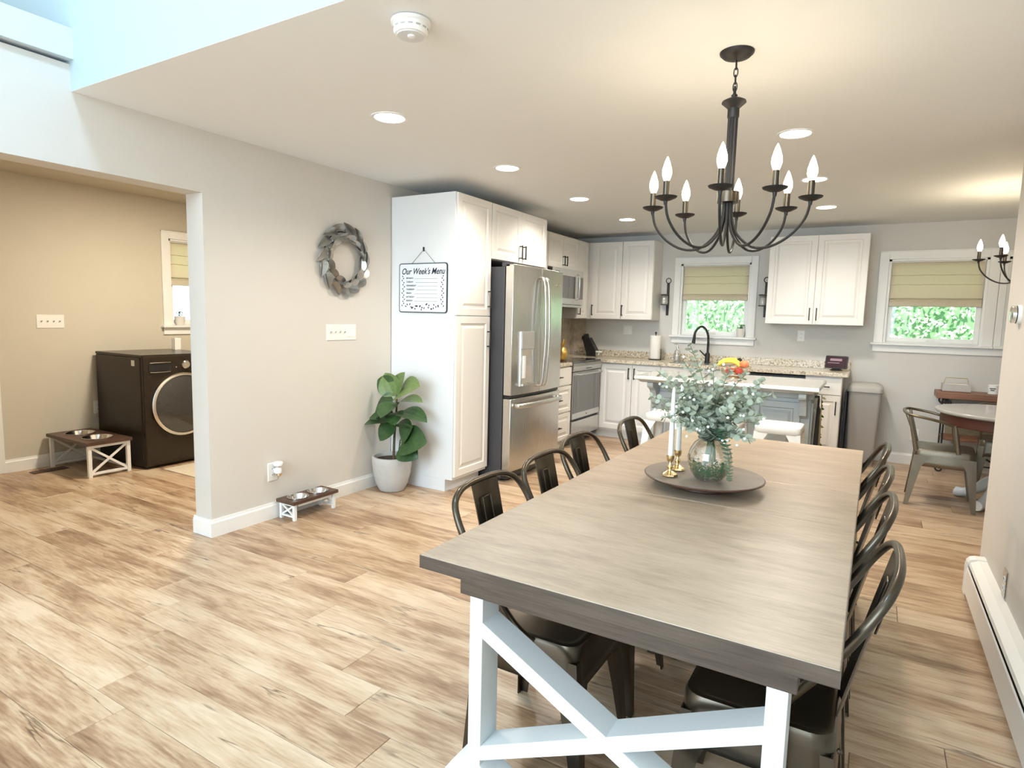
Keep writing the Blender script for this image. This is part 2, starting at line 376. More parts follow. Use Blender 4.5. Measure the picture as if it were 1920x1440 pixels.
# back wall with window openings
w1 = (-2.052, -1.260); w2 = (.066, .885); w3 = (1.0, 1.82); zs, zt = 1.235, 2.08
walls('wall_back', WALLK, [(-3.6, w1[0], YB, 7.55, 0, ZC), (w1[1], w2[0], YB, 7.55, 0, ZC), (w2[1], w3[0], YB, 7.55, 0, ZC), (w3[1], 3.1, YB, 7.55, 0, ZC)] +
      [(a, c, YB, 7.55, 0, zs) for a, c in (w1, w2, w3)] + [(a, c, YB, 7.55, zt, ZC) for a, c in (w1, w2, w3)])
walls('wall_alcove', WALLK, [(3.0, 3.1, 2.9, 7.5, 0, ZC), (.70, 3.1, 2.9, 3.0, 0, ZC)])
# laundry room
wl = (3.60, 4.35)
walls('wall_laundry', WALLL, [(-6.32, -6.17, .3, wl[0], 0, 2.6), (-6.32, -6.17, wl[1], 5.0, 0, 2.6), (-6.32, -6.17, wl[0], wl[1], 0, zs), (-6.32, -6.17, wl[0], wl[1], 2.10, 2.6),
      (-6.3, -3.6, 4.9, 5.0, 0, 2.6), (-6.3, -3.6, .3, .4, 0, 2.6)])
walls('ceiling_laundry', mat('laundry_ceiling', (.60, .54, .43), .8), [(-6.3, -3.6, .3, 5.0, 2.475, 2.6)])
# baseboards: each run is one moulded strip
def baseboard(name, p, q, nrm, h=.11):
    p, q, nrm = Vector(p), Vector(q), Vector(nrm); b = MB()
    pr = [(0, 0), (.014, 0), (.014, h*.80), (.009, h*.88), (.007, h), (0, h)]
    b.rings([[e + nrm*a + Vector((0, 0, z)) for a, z in pr] for e in (p, q)])
    return struct(b.build(name, BASEB))
baseboard('baseboard_left', (XW, 2.206, 0), (XW, 3.84, 0), (1, 0, 0))
baseboard('baseboard_jamb', (-3.614, 2.22, 0), (-3.4405, 2.22, 0), (0, -1, 0))
baseboard('baseboard_back', (-.17, YB, 0), (3.0, YB, 0), (0, -1, 0))
baseboard('baseboard_laundry', (-6.17, 2.155, 0), (-6.17, 4.9, 0), (1, 0, 0))
baseboard('baseboard_right', (.595, 4.07, 0), (.70, 4.07, 0), (0, 1, 0))
d1 = thing('door_1', None, None); del d1['label'], d1['category']; struct(d1)
MB().box(-6.17, -6.152, 2.07, 2.155, 0, 2.04).box(-6.17, -6.152, 1.17, 1.255, 0, 2.04).box(-6.17, -6.152, 1.17, 2.155, 2.0402, 2.12).build('casing', TRIM, d1, bevel=.004)
def rdoor(b, w, h, th=.018, fr=.055, flat=False, depth=.008):
    R = lambda i, z: [(i, i, z), (w-i, i, z), (w-i, h-i, z), (i, h-i, z)]
    if flat: return b.rings([R(0, 0), R(0, th-.002), R(.002, th)])
    return b.rings([R(0, 0), R(0, th-.002), R(.002, th), R(fr, th), R(fr+.007, th-depth), R(fr+.022, th-depth), R(fr+.042, th-.001)])
rdoor(MB(face_x(-6.168, 1.26, .01)), .80, 2.02, .03, .11).build('panel', TRIM, d1)

def window(n, M, w, h, z_label, shade_drop, cas=.075, deep=.15, eL=.025, eR=.025):
    """M: frame at the opening's lower left corner on the wall face (x across, y up, z into the room)"""
    t = thing('window_%d' % n, None, None); del t['label'], t['category']; struct(t, z_label)
    b = MB(M); c = cas
    b.box(-c, 0, 0, h+c, 0, .018).box(w, w+c, 0, h+c, 0, .018).box(0, w, h, h+c, 0, .018)
    b.box(-c, w+c, h+c-.012, h+c, 0, .026)
    b.build('casing', TRIM, t, bevel=.003)
    MB(M).box(-c-eL, w+c+eR, -.022, 0, -.06, .055).build('sill', TRIM, t, bevel=.004)
    MB(M).box(-c-.002, w+c+.002, -.092, -.022, 0, .016).build('apron', TRIM, t, bevel=.003)
    b = MB(M)
    b.box(0, .022, 0, h, -deep, 0).box(w-.022, w, 0, h, -deep, 0).box(0, w, h-.02, h, -deep, 0).box(0, w, 0, .015, -deep, -.02)
    b.build('jamb', TRIM, t)
    b = MB(M); f = .042; z0, z1 = -.085, -.05
    b.box(.022, .022+f, .015, h-.02, z0, z1).box(w-.022-f, w-.022, .015, h-.02, z0, z1).box(.022+f, w-.022-f, .015, .015+f, z0, z1).box(.022+f, w-.022-f, h-.02-f, h-.02, z0, z1)
    b.box(.022+f, w-.022-f, h*.52, h*.52+.035, z0-.01, z1-.012)
    sa = b.build('sash', WHITE, t, bevel=.003)
    MB(M).box(w*.5-.035, w*.5+.035, .03, .045, z1, z1+.012).build('latch', CREAM, sa, bevel=.003)
    MB(M).box(.05, w-.05, .05, h-.05, -.071, -.067).build('pane', PANE, t)
    return t
win1 = window(1, face_y(w1[0], YB, zs), w1[1]-w1[0], zt-zs, 'white framed kitchen window over the sink', .4)
win2 = window(2, face_y(w2[0], YB, zs), w2[1]-w2[0], zt-zs, 'white framed window right of the hanging wall cabinet', .45, cas=.084, eR=0)
win3 = window(3, face_y(w3[0]+.03, YB, zs), w3[1]-w3[0]-.03, zt-zs, 'window mostly hidden behind the right wall', .45, cas=.058, eL=0)
win4 = window(4, face_x(-6.17, wl[0], zs), wl[1]-wl[0], 2.10-zs, 'laundry room window with a cream shade', .5)

def roman(M, w, h, drop, label):
    """fabric shade hung inside the opening, folded at its foot"""
    t = thing('roman_shade', label, 'shade')
    x0, x1 = .028, w-.028
    top = h-.03; bot = h-drop; d = drop
    prof = [(top, 0), (top-.27*d, .022), (top-.275*d, .004), (top-.47*d, .02), (top-.475*d, .006), (top-.76*d, .034), (top-.765*d, .006), (top-.86*d, .036), (bot+.045, .030), (bot+.04, .012), (bot+.035, .034), (bot+.004, .036), (bot, .014)]
    b = MB(M); n = 10; vs = []
    for v, o in prof:
        for i in range(n+1): vs.append((x0+(x1-x0)*i/n, v+.0015*math.sin(i*1.9+v*9), -.046+o))
    b.add(vs, [(r*(n+1)+i, r*(n+1)+i+1, (r+1)*(n+1)+i+1, (r+1)*(n+1)+i) for r in range(len(prof)-1) for i in range(n)])
    b.build('fabric', SHADE, t, solid=.0025)
    MB(M).box(x0, x1, bot+.004, bot+.07, -.040, -.018).build('folded_hem', SHADE2, t, bevel=.006)
    MB(M).box(x0, x1, top, top+.008, -.048, -.015).build('head_rail', CREAM, t)
roman(face_y(w1[0], YB, zs), w1[1]-w1[0], zt-zs, .425, 'cream fabric shade over the sink window')
roman(face_y(w2[0], YB, zs), w2[1]-w2[0], zt-zs, .472, 'wide cream fabric shade behind the small far chandelier')
roman(face_y(w3[0]+.03, YB, zs), w3[1]-w3[0]-.03, zt-zs, .472, 'cream shade mostly hidden by the right wall edge')
roman(face_x(-6.17, wl[0], zs), wl[1]-wl[0], 2.10-zs, .46, 'cream shade in the laundry room window above the washer')

# ------------------------------------------------------------------ heater on the right wall
t = thing('baseboard_heater', 'long white baseboard heater low on the right wall', 'heater', (.54, 3.9, 0))
b = MB(); y0, y1 = -1.0, 3.86
pr = [(.500, .035), (.500, .165), (.504, .172), (.504, .035)]
b.rings([[(x, y, z) for x, z in pr] for y in (y0, y1)]); b.build('front_panel', CREAM, t, wc=True)
b = MB(); pr = [(.580, .215), (.545, .213), (.512, .196), (.507, .182), (.512, .182), (.522, .190), (.548, .204), (.580, .206)]
b.rings([[(x, y, z) for x, z in pr] for y in (y0, y1)]); b.build('top_cover', CREAM, t, wc=True)
MB().box(.520, .560, y0, y1-.02, .06, .165).build('fin_core', BLACKP, t, wc=True)
b = MB(); pr = [(.580, .02), (.496, .02), (.496, .170), (.500, .196), (.512, .212), (.535, .220), (.580, .222)]
b.rings([[(x, y, z) for x, z in pr] for y in (3.845, 3.905)]); b.build('end_cap', CREAM, t, wc=True, bevel=.003)
MB().box(.574, .580, y0, 3.88, .02, .206).build('back_plate', CREAM, t, wc=True)

# ------------------------------------------------------------------ wall plates
def plate(name, label, cat, M, w, h, kind, group=None):
    t = thing(name, label, cat, M.translation)
    M2 = M.copy(); M2.translation = Vector((0, 0, 0))
    b = MB(M2); b.rings([[(x, y, z) for x, y in ((-w/2+i, -h/2+i), (w/2-i, -h/2+i), (w/2-i, h/2-i), (-w/2+i, h/2-i))] for i, z in ((0, 0), (0, .003), (.003, .006))]); b.build('plate', CREAM, t)
    g = .046
    if kind == 'outlet':
        for s in (-1, 1):
            o = MB(M2).prism([(.017*math.cos(a*PI/6), s*.021+.014*math.sin(a*PI/6)) for a in range(12)], .006, .0085, 'xy').build('socket', WHITE, t)
            MB(M2).box(-.008, -.005, s*.021-.004, s*.021+.006, .0085, .009).box(.005, .008, s*.021-.004, s*.021+.006, .0085, .009).build('slot', BLACKP, o)
    else:
        for i, k in enumerate(kind):
            u = (i-(len(kind)-1)/2)*g
            if k == 't':
                o = MB(M2).box(u-.006, u+.006, -.013, .013, .006, .008).build('switch_base', WHITE, t)
                MB(M2).prism([(-.006, .008), (.004, .008), (.010, .019), (.006, .021)], u-.0035, u+.0035, 'yz').build('toggle', GREY1, o)
            else:
                MB(M2).box(u-.017, u+.017, -.034, .034, .006, .009).build('rocker', WHITE, t, bevel=.001)
    return t
GREY1 = mat('switch_grey', (.45, .44, .42), .4)
plate('light_switch_plate', 'wide white six switch plate on the wall below the leaf wreath', 'switch', face_x(XW, 3.299, 1.257), .295, .118, 'tttt'+'rr')
plate('light_switch_plate', 'white four switch plate on the laundry room wall', 'switch', face_x(-6.17, 2.543, 1.265), .21, .115, 'tttt')
plate('wall_outlet', 'white outlet above the small pet feeder', 'outlet', face_x(XW, 2.667, .322), .075, .125, 'outlet')
plate('wall_outlet', 'white outlet on the laundry wall beside the washer', 'outlet', face_x(-6.17, 2.89, .477), .08, .12, 'outlet')
plate('wall_outlet', 'outlet under the corner wall cabinets beside the knife block', 'outlet', face_y(-2.69, YB, 1.275), .115, .115, 'rr')
plate('wall_outlet', 'outlet under the hanging wall cabinet between the windows', 'outlet', face_y(-.70, YB, 1.275), .075, .12, 'outlet')
plate('wall_outlet', 'outlet low on the back wall behind the metal armchair', 'outlet', face_y(.42, YB, .31), .075, .12, 'outlet')
t = plate('wall_outlet', 'steel outlet plate on the right wall above the heater', 'outlet', frame((.58, 3.365, .28), (0, -1, 0), (0, 0, 1), (-1, 0, 0)), .08, .125, 'outlet')
t.children[0].data.materials[0] = STEEL
# plug-in air freshener
t = thing('plug_in_freshener', 'white round plug-in air freshener in the outlet above the feeder', 'air freshener', (XW+.009, 2.685, .33))
b = MB(); b.lathe([(.012, -.02), (.022, -.015), (.024, .0), (.02, .02), (.012, .028)], (.03, 0, .0), 16).box(.0, .03, -.015, .015, -.015, .015); b.build('body', WHITE, t, smooth=True)
MB().lathe([(.026, .035), (.032, .04), (.032, .055), (.026, .062), (.005, .064)], (.03, 0, 0), 20).build('cap', WHITE, t, smooth=True)
MB().lathe([(.014, .026), (.014, .036)], (.03, 0, 0), 16).build('neck', STEEL, t, smooth=True)
MB().lathe([(.012, -.035), (.018, -.03), (.018, -.018), (.01, -.014)], (.032, .004, 0), 16).build('oil_bottle', BRASS, t, smooth=True)
# thermostat
t = thing('thermostat', 'round white thermostat with a dark ring on the right wall', 'thermostat', (.58, 3.72, 1.472))
M = frame((0, 0, 0), (0, -1, 0), (0, 0, 1), (-1, 0, 0))
MB(M).lathe([(.045, 0), (.045, .012), (.043, .014)], seg=28).build('base', WHITE, t, smooth=True)
MB(M).lathe([(.042, .014), (.042, .018)], seg=28).build('ring', BLACKP, t, smooth=True)
MB(M).lathe([(.042, .018), (.041, .032), (.036, .036), (.004, .037)], seg=28).build('dial', CHROME, t, smooth=True)
# floor vent
t = thing('floor_vent', 'dark brown floor vent beside the large pet feeder', 'vent', (-5.99, 2.40, 0))
MB().box(-.05, .05, -.13, .13, 0, .006).build('frame', DARKW, t, bevel=.002)
for i in range(9): MB().box(-.038, .038, -.115+i*.027, -.103+i*.027, .006, .009).build('slat', DARKW, t)

# ------------------------------------------------------------------ cabinets
def handle(parent, M, u, v, L=.13, vert=True, mt=None):
    b = MB(M); mt = mt or BLACK
    if vert:
        b.box(u-.005, u+.005, v, v+L, .026, .036).box(u-.004, u+.004, v+.004, v+.014, 0, .028).box(u-.004, u+.004, v+L-.014, v+L-.004, 0, .028)
    else:
        b.box(u, u+L, v-.005, v+.005, .026, .036).box(u+.004, u+.014, v-.004, v+.004, 0, .028).box(u+L-.014, u+L-.004, v-.004, v+.004, 0, .028)
    return b.build('handle', mt, parent, wc=True, bevel=.001)
def door(parent, M, w, h, hd=None, fr=.055, name='door', flat=False):
    o = rdoor(MB(M), w, h, fr=fr, flat=flat).build(name, CAB, parent, wc=True)
    if hd:
        M2 = M @ Matrix.Translation((0, 0, .018)); handle(o, M2, *hd)
    return o
def cabinet(name, label, box, base=None):
    t = thing(name, label, 'cabinet', ((box[0]+box[1])/2, (box[2]+box[3])/2, box[4]))
    MB().box(*box).build('body', CAB, t, wc=True, bevel=.0015); return t
G = .003
# pantry
t = thing('pantry_cabinet', 'tall white pantry cabinet beside the refrigerator with a hanging sign', 'cabinet', (-3.1, 4.09, 0))
b = MB().box(XW+.005, -2.80, 3.844, 4.328, .10, 2.335).box(XW+.005, -2.87, 3.844, 4.328, 0, .10); b.build('body', mat('pantry_side', (.80, .82, .83), .45, var=.01), t, wc=True, bevel=.0015)
Mf = face_x(-2.798, 3.846+.006, .125)
door(t, Mf, .472, 1.275, (.435, 1.02, .14)); door(t, face_x(-2.798, 3.852, 1.405), .472, .925, (.435, .07, .14))
# over fridge
t = cabinet('fridge_top_cabinet', 'white two door cabinet above the refrigerator', (XW+.005, -2.80, 4.332, 5.305, 1.875, 2.335))
door(t, face_x(-2.798, 4.337, 1.88), .480, .45, (.450, .035, .12)); door(t, face_x(-2.798, 4.82, 1.88), .480, .45, (.03, .035, .12))
# upper cabinets, left run
t = cabinet('upper_cabinet', 'white wall cabinet between refrigerator top and microwave', (XW+.005, -3.13, 5.31, 5.972, 1.41, 2.335))
door(t, face_x(-3.128, 5.313, 1.415), .325, .915, (.30, .04)); door(t, face_x(-3.128, 5.643, 1.415), .325, .915, (.025, .04))
t = cabinet('microwave_top_cabinet', 'short white two door wall cabinet above the microwave', (XW+.005, -3.13, 5.976, 6.755, 1.96, 2.335))
door(t, face_x(-3.128, 5.979, 1.965), .385, .365, (.355, .03, .11), fr=.045); door(t, face_x(-3.128, 6.368, 1.965), .385, .365, (.03, .03, .11), fr=.045)
t = cabinet('narrow_upper_cabinet', 'narrow white wall cabinet right of the microwave in the corner', (XW+.005, -3.13, 6.759, 7.068, 1.405, 2.335))
door(t, face_x(-3.128, 6.762, 1.41), .30, .92, (.03, .04))
t = cabinet('corner_upper_cabinet', 'white two door wall cabinet left of the sink window', (-3.125, -2.29, 7.09, YB-.002, 1.405, 2.335))
door(t, face_y(-3.06, 7.09, 1.41), .380, .92, (.02, .04)); door(t, face_y(-2.674, 7.09, 1.41), .380, .92, (.02, .04))
t = cabinet('hanging_wall_cabinet', 'white two door wall cabinet hanging between the two windows', (-1.035, -.113, 7.09, YB-.002, 1.40, 2.315))
door(t, face_y(-1.032, 7.09, 1.403), .456, .909, (.425, .04)); door(t, face_y(-.572, 7.09, 1.403), .456, .909, (.03, .04))
# base cabinets
t = thing('drawer_base_cabinet', 'white drawer base cabinet between refrigerator and range', 'cabinet', (-3.1, 5.65, 0))
MB().box(XW+.005, -2.80, 5.31, 5.972, .10, .895).box(XW+.005, -2.87, 5.31, 5.972, 0, .10).build('body', CAB, t, wc=True)
for z, h in ((.70, .185), (.41, .28), (.115, .285)):
    o = rdoor(MB(face_x(-2.798, 5.314, z)), .654, h, fr=.04, flat=h < .2).build('drawer', CAB, t, wc=True); handle(o, face_x(-2.78, 5.314, z), .27, h/2, .12, False)
t = thing('corner_base_cabinet', 'white corner base cabinet right of the range', 'cabinet', (-3.0, 7.0, 0))
MB().box(XW+.005, -2.05, 6.78, YB-.002, .10, .895).box(XW+.005, -2.05, 6.85, YB-.002, 0, .10).build('body', CAB, t, wc=True)
door(t, face_y(-2.77, 6.78, .12), .382, .765, (.35, .60, .13)); door(t, face_y(-2.383, 6.78, .12), .328, .765, (.03, .60, .13))
t = thing('sink_base_cabinet', 'white sink base cabinet behind the island', 'cabinet', (-1.6, 7.0, 0))
MB().box(-2.047, -1.185, 6.78, YB-.002, .10, .895).box(-2.047, -1.185, 6.85, YB-.002, 0, .10).build('body', CAB, t, wc=True)
door(t, face_y(-2.044, 6.78, .12), .425, .765, (.39, .60, .13)); door(t, face_y(-1.615, 6.78, .12), .425, .765, (.03, .60, .13))
t = thing('end_base_cabinet', 'white drawer and door base cabinet beside the grey trash can', 'cabinet', (-.4, 7.0, 0))
MB().box(-.572, -.245, 6.78, YB-.002, .10, .895).box(-.572, -.245, 6.85, YB-.002, 0, .10).build('body', CAB, t, wc=True)
o = rdoor(MB(face_y(-.569, 6.78, .715)), .32, .165, flat=True).build('drawer', CAB, t, wc=True); handle(o, face_y(-.569, 6.762, .715), .10, .08, .12, False)
door(t, face_y(-.569, 6.78, .12), .32, .588, (.285, .40, .135))
t = thing('dishwasher', 'white panelled dishwasher with a black control strip under the counter', 'dishwasher', (-.88, 7.0, 0))
MB().box(-1.183, -.575, 6.80, YB-.01, .10, .875).build('tub', CREAM, t, wc=True)
MB().box(-1.178, -.580, 6.765, 6.80, .12, .862).build('door', CAB, t, wc=True, bevel=.003)
MB().box(-1.178, -.580, 6.762, 6.80, .864, .882).build('control_strip', BLACKP, t, wc=True)
MB().box(-1.178, -.580, 6.85, 6.90, .0, .10).build('kick_plate', CAB, t, wc=True)
# worktop + splash
t = thing('granite_worktop', 'speckled beige granite counter along the back wall', 'countertop', (-1.8, 7.0, .897))
b = MB().prism([(XW+.002, 6.765), (-2.80, 6.765), (-2.72, 6.735), (-.20, 6.735), (-.195, 6.74), (-.195, YB-.002), (XW+.002, YB-.002)], .897, .935, 'xy'); b.build('slab', GRANITE, t, wc=True, bevel=.005)
MB().box(-3.40, -.20, YB-.022, YB-.002, .935, 1.015).build('backsplash', GRANITE, t, wc=True, bevel=.003)
t = thing('small_granite_worktop', 'short granite counter between refrigerator and range', 'countertop', (-3.1, 5.65, .897))
MB().box(XW+.002, -2.775, 5.308, 5.974, .897, .935).build('slab', GRANITE, t, wc=True, bevel=.005)
b = MB().box(XW+.001, XW+.010, 5.31, YB-.001, .936, 1.405); struct(b.build('wall_backsplash', STONE), 'beige stone backsplash behind the range')
MB().box(XW+.01, -3.262, YB-.012, YB-.001, 1.016, 1.405).build('return', STONE, bpy.data.objects['wall_backsplash'])

# ------------------------------------------------------------------ fridge
t = thing('refrigerator', 'stainless steel french door refrigerator with bottom freezer', 'refrigerator', (-3.0, 4.82, 0))
F0, F1 = 4.365, 5.285; FM = (F0+F1)/2
MB().box(XW+.03, -2.668, F0, F1, .03, 1.815).build('body', GREYSIDE, t, wc=True, bevel=.004)
def fdoor(y0, y1, z0, z1, name):
    b = MB(); n = 8; P = []
    for i in range(n+1):
        u = i/n; yy = y0+(y1-y0)*u; whole = (yy-F0)/(F1-F0)
        P.append((-2.585+.022*math.sin(PI*whole), yy))
    poly = [(-2.66, y0)]+P+[(-2.66, y1)]
    b.prism(poly, z0, z1, 'xy'); return b.build(name, STEEL, t, wc=True, smooth=True, bevel=.004)
dl = fdoor(F0, FM-.002, .745, 1.835, 'left_door'); dr = fdoor(FM+.002, F1, .745, 1.835, 'right_door'); fz = fdoor(F0, F1, .09, .715, 'freezer_drawer')
MB().box(-2.66, -2.60, F0+.01, F1-.01, .718, .742).build('gasket', BLACKP, t, wc=True)
MB().box(-2.70, -2.62, F0+.01, F1-.01, .02, .085).build('kick_grille', BLACKP, t, wc=True)
for q in (F0, F1-.06): MB().box(-2.70, -2.62, q, q+.06, 1.815, 1.85).build('hinge_cover', GREYSIDE, t, wc=True, bevel=.004)
for d, s in ((dl, -1), (dr, 1)):
    yy = FM+s*.034; pts = crv([(-2.565, yy, .80), (-2.520, yy, .83), (-2.500, yy, 1.05), (-2.492, yy, 1.28), (-2.500, yy, 1.52), (-2.520, yy, 1.72), (-2.565, yy, 1.75)], 4)
    MB().sweep(pts, .017, .011, 10, ref=(0, 1, 0)).build('handle', STEELH, d, wc=True, smooth=True)
pts = crv([(-2.575, F0+.06, .655), (-2.528, F0+.075, .655), (-2.508, FM-.2, .655), (-2.500, FM, .655), (-2.508, FM+.2, .655), (-2.528, F1-.075, .655), (-2.575, F1-.06, .655)], 4)
MB().sweep(pts, .019, .011, 10, ref=(0, 0, 1)).build('handle', STEELH, fz, wc=True, smooth=True)
# dispenser
dy0, dy1 = 4.475, 4.705
MB().box(-2.580, -2.560, dy0, dy1, .815, 1.285).build('dispenser_frame', STEELH, dl, wc=True, bevel=.004)
MB().box(-2.561, -2.552, dy0+.005, dy1-.005, 1.135, 1.28).build('dispenser_screen', mat('dispenser_grey', (.45, .44, .42), .3, metal=.3), dl, wc=True, bevel=.003)
MB().box(-2.561, -2.5575, dy0+.015, dy1-.015, .84, 1.125).build('dispenser_recess', CHROME, dl, wc=True)
MB().box(-2.559, -2.535, dy0+.005, dy1-.005, .82, .84).build('drip_tray', STEELH, dl, wc=True, bevel=.003)
MB().box(-2.559, -2.545, dy0+.03, dy0+.065, .885, 1.075).build('paddle', CREAM, dl, wc=True, bevel=.003)
MB(face_x(-2.562, F1-.10, 1.70)).lathe([(.012, 0), (.012, .003)], seg=16).build('badge', CHROME, dr, wc=True)
MB().box(-3.3, -2.68, F0+.02, F0+.06, 0, .03).box(-3.3, -2.68, F1-.06, F1-.02, 0, .03).build('foot', BLACKP, t, wc=True)

# ------------------------------------------------------------------ range + microwave
t = thing('range', 'slide-in stainless range with dark oven window', 'oven', (-3.1, 6.37, 0)); R0, R1 = 5.99, 6.752
MB().box(XW+.03, -2.80, R0, R1, .06, .915).build('body', BLACKP, t, wc=True, bevel=.003)
MB().box(XW+.02, -2.775, R0-.008, R1+.004, .916, .938).build('cooktop', OVENG, t, wc=True, bevel=.004)
b = MB().prism([(-2.80, .83), (-2.77, .83), (-2.745, .885), (-2.775, .915), (-2.80, .915)], R0+.003, R1-.003, 'xz'); b.build('control_panel', STEELH, t, wc=True, bevel=.003)
MB(frame((-2.757, R0+.30, .862), (0, 1, 0), (-.41, 0, .91), (.91, 0, .41))).box(0, .16, -.012, .012, 0, .001).build('touch_display', OVENG, t, wc=True)
od = MB().box(-2.80, -2.768, R0+.003, R1-.003, .305, .822).build('oven_door', STEELH, t, wc=True, bevel=.003)
MB().box(-2.769, -2.765, R0+.012, R1-.012, .37, .785).build('oven_window', OVENG, od, wc=True)
MB().sweep([(-2.768, R0+.05, .80), (-2.725, R0+.055, .80), (-2.725, R1-.055, .80), (-2.768, R1-.05, .80)], .010, .010, 8).build('handle', STEELH, od, wc=True, smooth=True)
MB().box(-2.80, -2.770, R0+.003, R1-.003, .10, .278).build('drawer', STEELH, t, wc=True, bevel=.003)
MB(face_x(-2.768, (R0+R1)/2, .335)).lathe([(.010, 0), (.010, .002)], seg=14).build('badge', BLACKP, od, wc=True)
MB().box(-3.3, -2.85, R0+.03, R1-.03, 0, .06).build('plinth', BLACKP, t, wc=True)
for yy, xx, r in ((R0+.2, -2.97, .1), (R0+.55, -2.97, .08), (R0+.2, -3.25, .075), (R0+.55, -3.25, .1)):
    MB().lathe([(r, 0), (r, .0006)], (xx, yy, .9381), 28).build('burner_ring', mat('burner_ring', (.10, .10, .10), .2), t, wc=True)
t = thing('microwave', 'stainless over-the-range microwave with a dark window', 'microwave', (-3.2, 6.37, 1.53))
M0, M1 = 5.985, 6.748
MB().box(XW+.02, -3.06, M0, M1, 1.545, 1.955).build('body', GREYSIDE, t, wc=True, bevel=.003)
md = MB().box(-3.06, -3.03, M0, M1-.16, 1.56, 1.955).build('door', STEELH, t, wc=True, bevel=.004)
MB().box(-3.031, -3.027, M0+.04, M1-.23, 1.63, 1.88).build('window', OVENG, md, wc=True, bevel=.002)
MB().sweep([(-3.03, M1-.185, 1.62), (-2.995, M1-.185, 1.64), (-2.995, M1-.185, 1.89), (-3.03, M1-.185, 1.91)], .010, .010, 8).build('handle', STEELH, md, wc=True, smooth=True)
cp = MB().box(-3.06, -3.031, M1-.157, M1, 1.56, 1.955).build('control_panel', STEELH, t, wc=True, bevel=.004)
MB().box(-3.032, -3.028, M1-.145, M1-.012, 1.63, 1.88).build('keypad', OVENG, cp, wc=True)
MB().box(-3.06, -3.035, M0, M1, 1.53, 1.557).build('vent_lip', STEELH, t, wc=True)

# ------------------------------------------------------------------ island
t = thing('kitchen_island', 'grey painted kitchen island with a pale glossy top', 'island', (-1.07, 5.6, 0))
ix0, ix1, iy0, iy1 = -1.80, -.335, 5.16, 5.97
R = lambda i, z: [(ix0+i, iy0+i, z), (ix1-i, iy0+i, z), (ix1-i, iy1-i, z), (ix0+i, iy1-i, z)]
MB().rings([R(.055, .862), R(.04, .868), R(.03, .880), R(.006, .886), R(0, .892), R(0, .912), R(.006, .920)]).build('island_top', ISLTOP, t, wc=True, smooth=True)
bx0, bx1, by0, by1 = -1.715, -.405, 5.42, 5.93
MB().box(bx0, bx1, by0, by1, .0, .862).build('body', GREYP, t, wc=True)
MB().box(bx0-.02, bx1+.02, by0-.02, by1+.02, .80, .862).build('frieze', GREYP, t, wc=True, bevel=.01, seg=3)
MB().box(bx0-.014, bx1+.014, by0-.014, by1+.014, 0, .10).build('plinth', GREYP, t, wc=True, bevel=.004)
pw = (bx1-bx0-.10)/3
for i in range(3):
    o = rdoor(MB(face_y(bx0+.05+i*pw+.02, by0, .13)), pw-.04, .64, th=.02, fr=.05, depth=.014).build('front_panel', GREYP, t, wc=True)
rdoor(MB(face_x(bx1, by0+.04, .13)), by1-by0-.08, .64, th=.018, fr=.06, depth=.012).build('side_panel', GREYP, t, wc=True)
rdoor(MB(frame((bx0, by1-.04, .13), (0, -1, 0), (0, 0, 1), (-1, 0, 0))), by1-by0-.08, .64, th=.018, fr=.06, depth=.012).build('side_panel', GREYP, t, wc=True)
prof = [(0, .862), (-.215, .862), (-.215, .835), (-.20, .815), (-.165, .805), (-.13, .785), (-.11, .75), (-.10, .71), (-.085, .675), (-.055, .655), (-.03, .66), (0, .64)]
for xx in (bx0+.02, bx1-.075):
    MB().prism([(by0+a, z) for a, z in prof], xx, xx+.055, 'yz').build('corbel', GREYP, t, wc=True, bevel=.004)
# towels on the island's side
t = thing('towel_ring', 'black iron towel ring on the island end', 'towel holder', (bx1+.02, 5.50, .78))
MB().sweep([(.03, .045*math.cos(a*PI/9), -.02+.06*math.sin(a*PI/9)) for a in range(18)], .006, closed=True, seg=8).build('ring', BLACK, t, smooth=True)
MB().box(0, .035, -.012, .012, .03, .05).build('bracket', BLACK, t, bevel=.003)
def towel(label, mt, x0, y0, w, z0, z1, ph):
    b = MB(); n = 14; vs = []; rows = 8
    for r in range(rows+1):
        z = z1-(z1-z0)*r/rows; sp = .35+.65*min(1, r/3)
        for i in range(n+1):
            u = i/n-.5; vs.append((x0+.016*math.sin(i*1.5+ph)*(.5+.5*r/rows), y0+u*w*sp, z+.004*math.cos(i+ph)))
    b.add(vs, [(r*(n+1)+i, r*(n+1)+i+1, (r+1)*(n+1)+i+1, (r+1)*(n+1)+i) for r in range(rows) for i in range(n)])
    tag(b.build('hand_towel', mt, smooth=True, solid=.005), label, 'towel', 'towels hanging on the island end')
towel('black kitchen towel in the towel ring on the island end', CLOTHK, bx1+.052, 5.49, .11, .40, .74, 0)
towel('tan kitchen towel draped over the black one on the island end', CLOTHB, bx1+.062, 5.545, .085, .36, .72, 1)
t = thing('garland', 'dried leaf garland hanging beside the towels on the island end', 'garland', (bx1+.06, 5.66, .82))
MB().sweep([(0, 0, 0), (.004, .01, -.15), (0, .0, -.3), (.004, .01, -.42)], .003, seg=6).build('cord', STEM, t)
for i in range(14):
    a = i*2.4; z = -.02-.03*i
    b = MB(); d = Vector((math.cos(a)*.4+.5, math.sin(a), -.3)).normalized()*.038; p = Vector((0, 0, z))
    b.add([p, p+d*.5+Vector((0, 0, .012)), p+d, p+d*.5-Vector((0, 0, .012))], [(0, 1, 2, 3)]); b.build('leaf', SAGE if i % 2 else CLOTHB, t, solid=.002, fix=False)

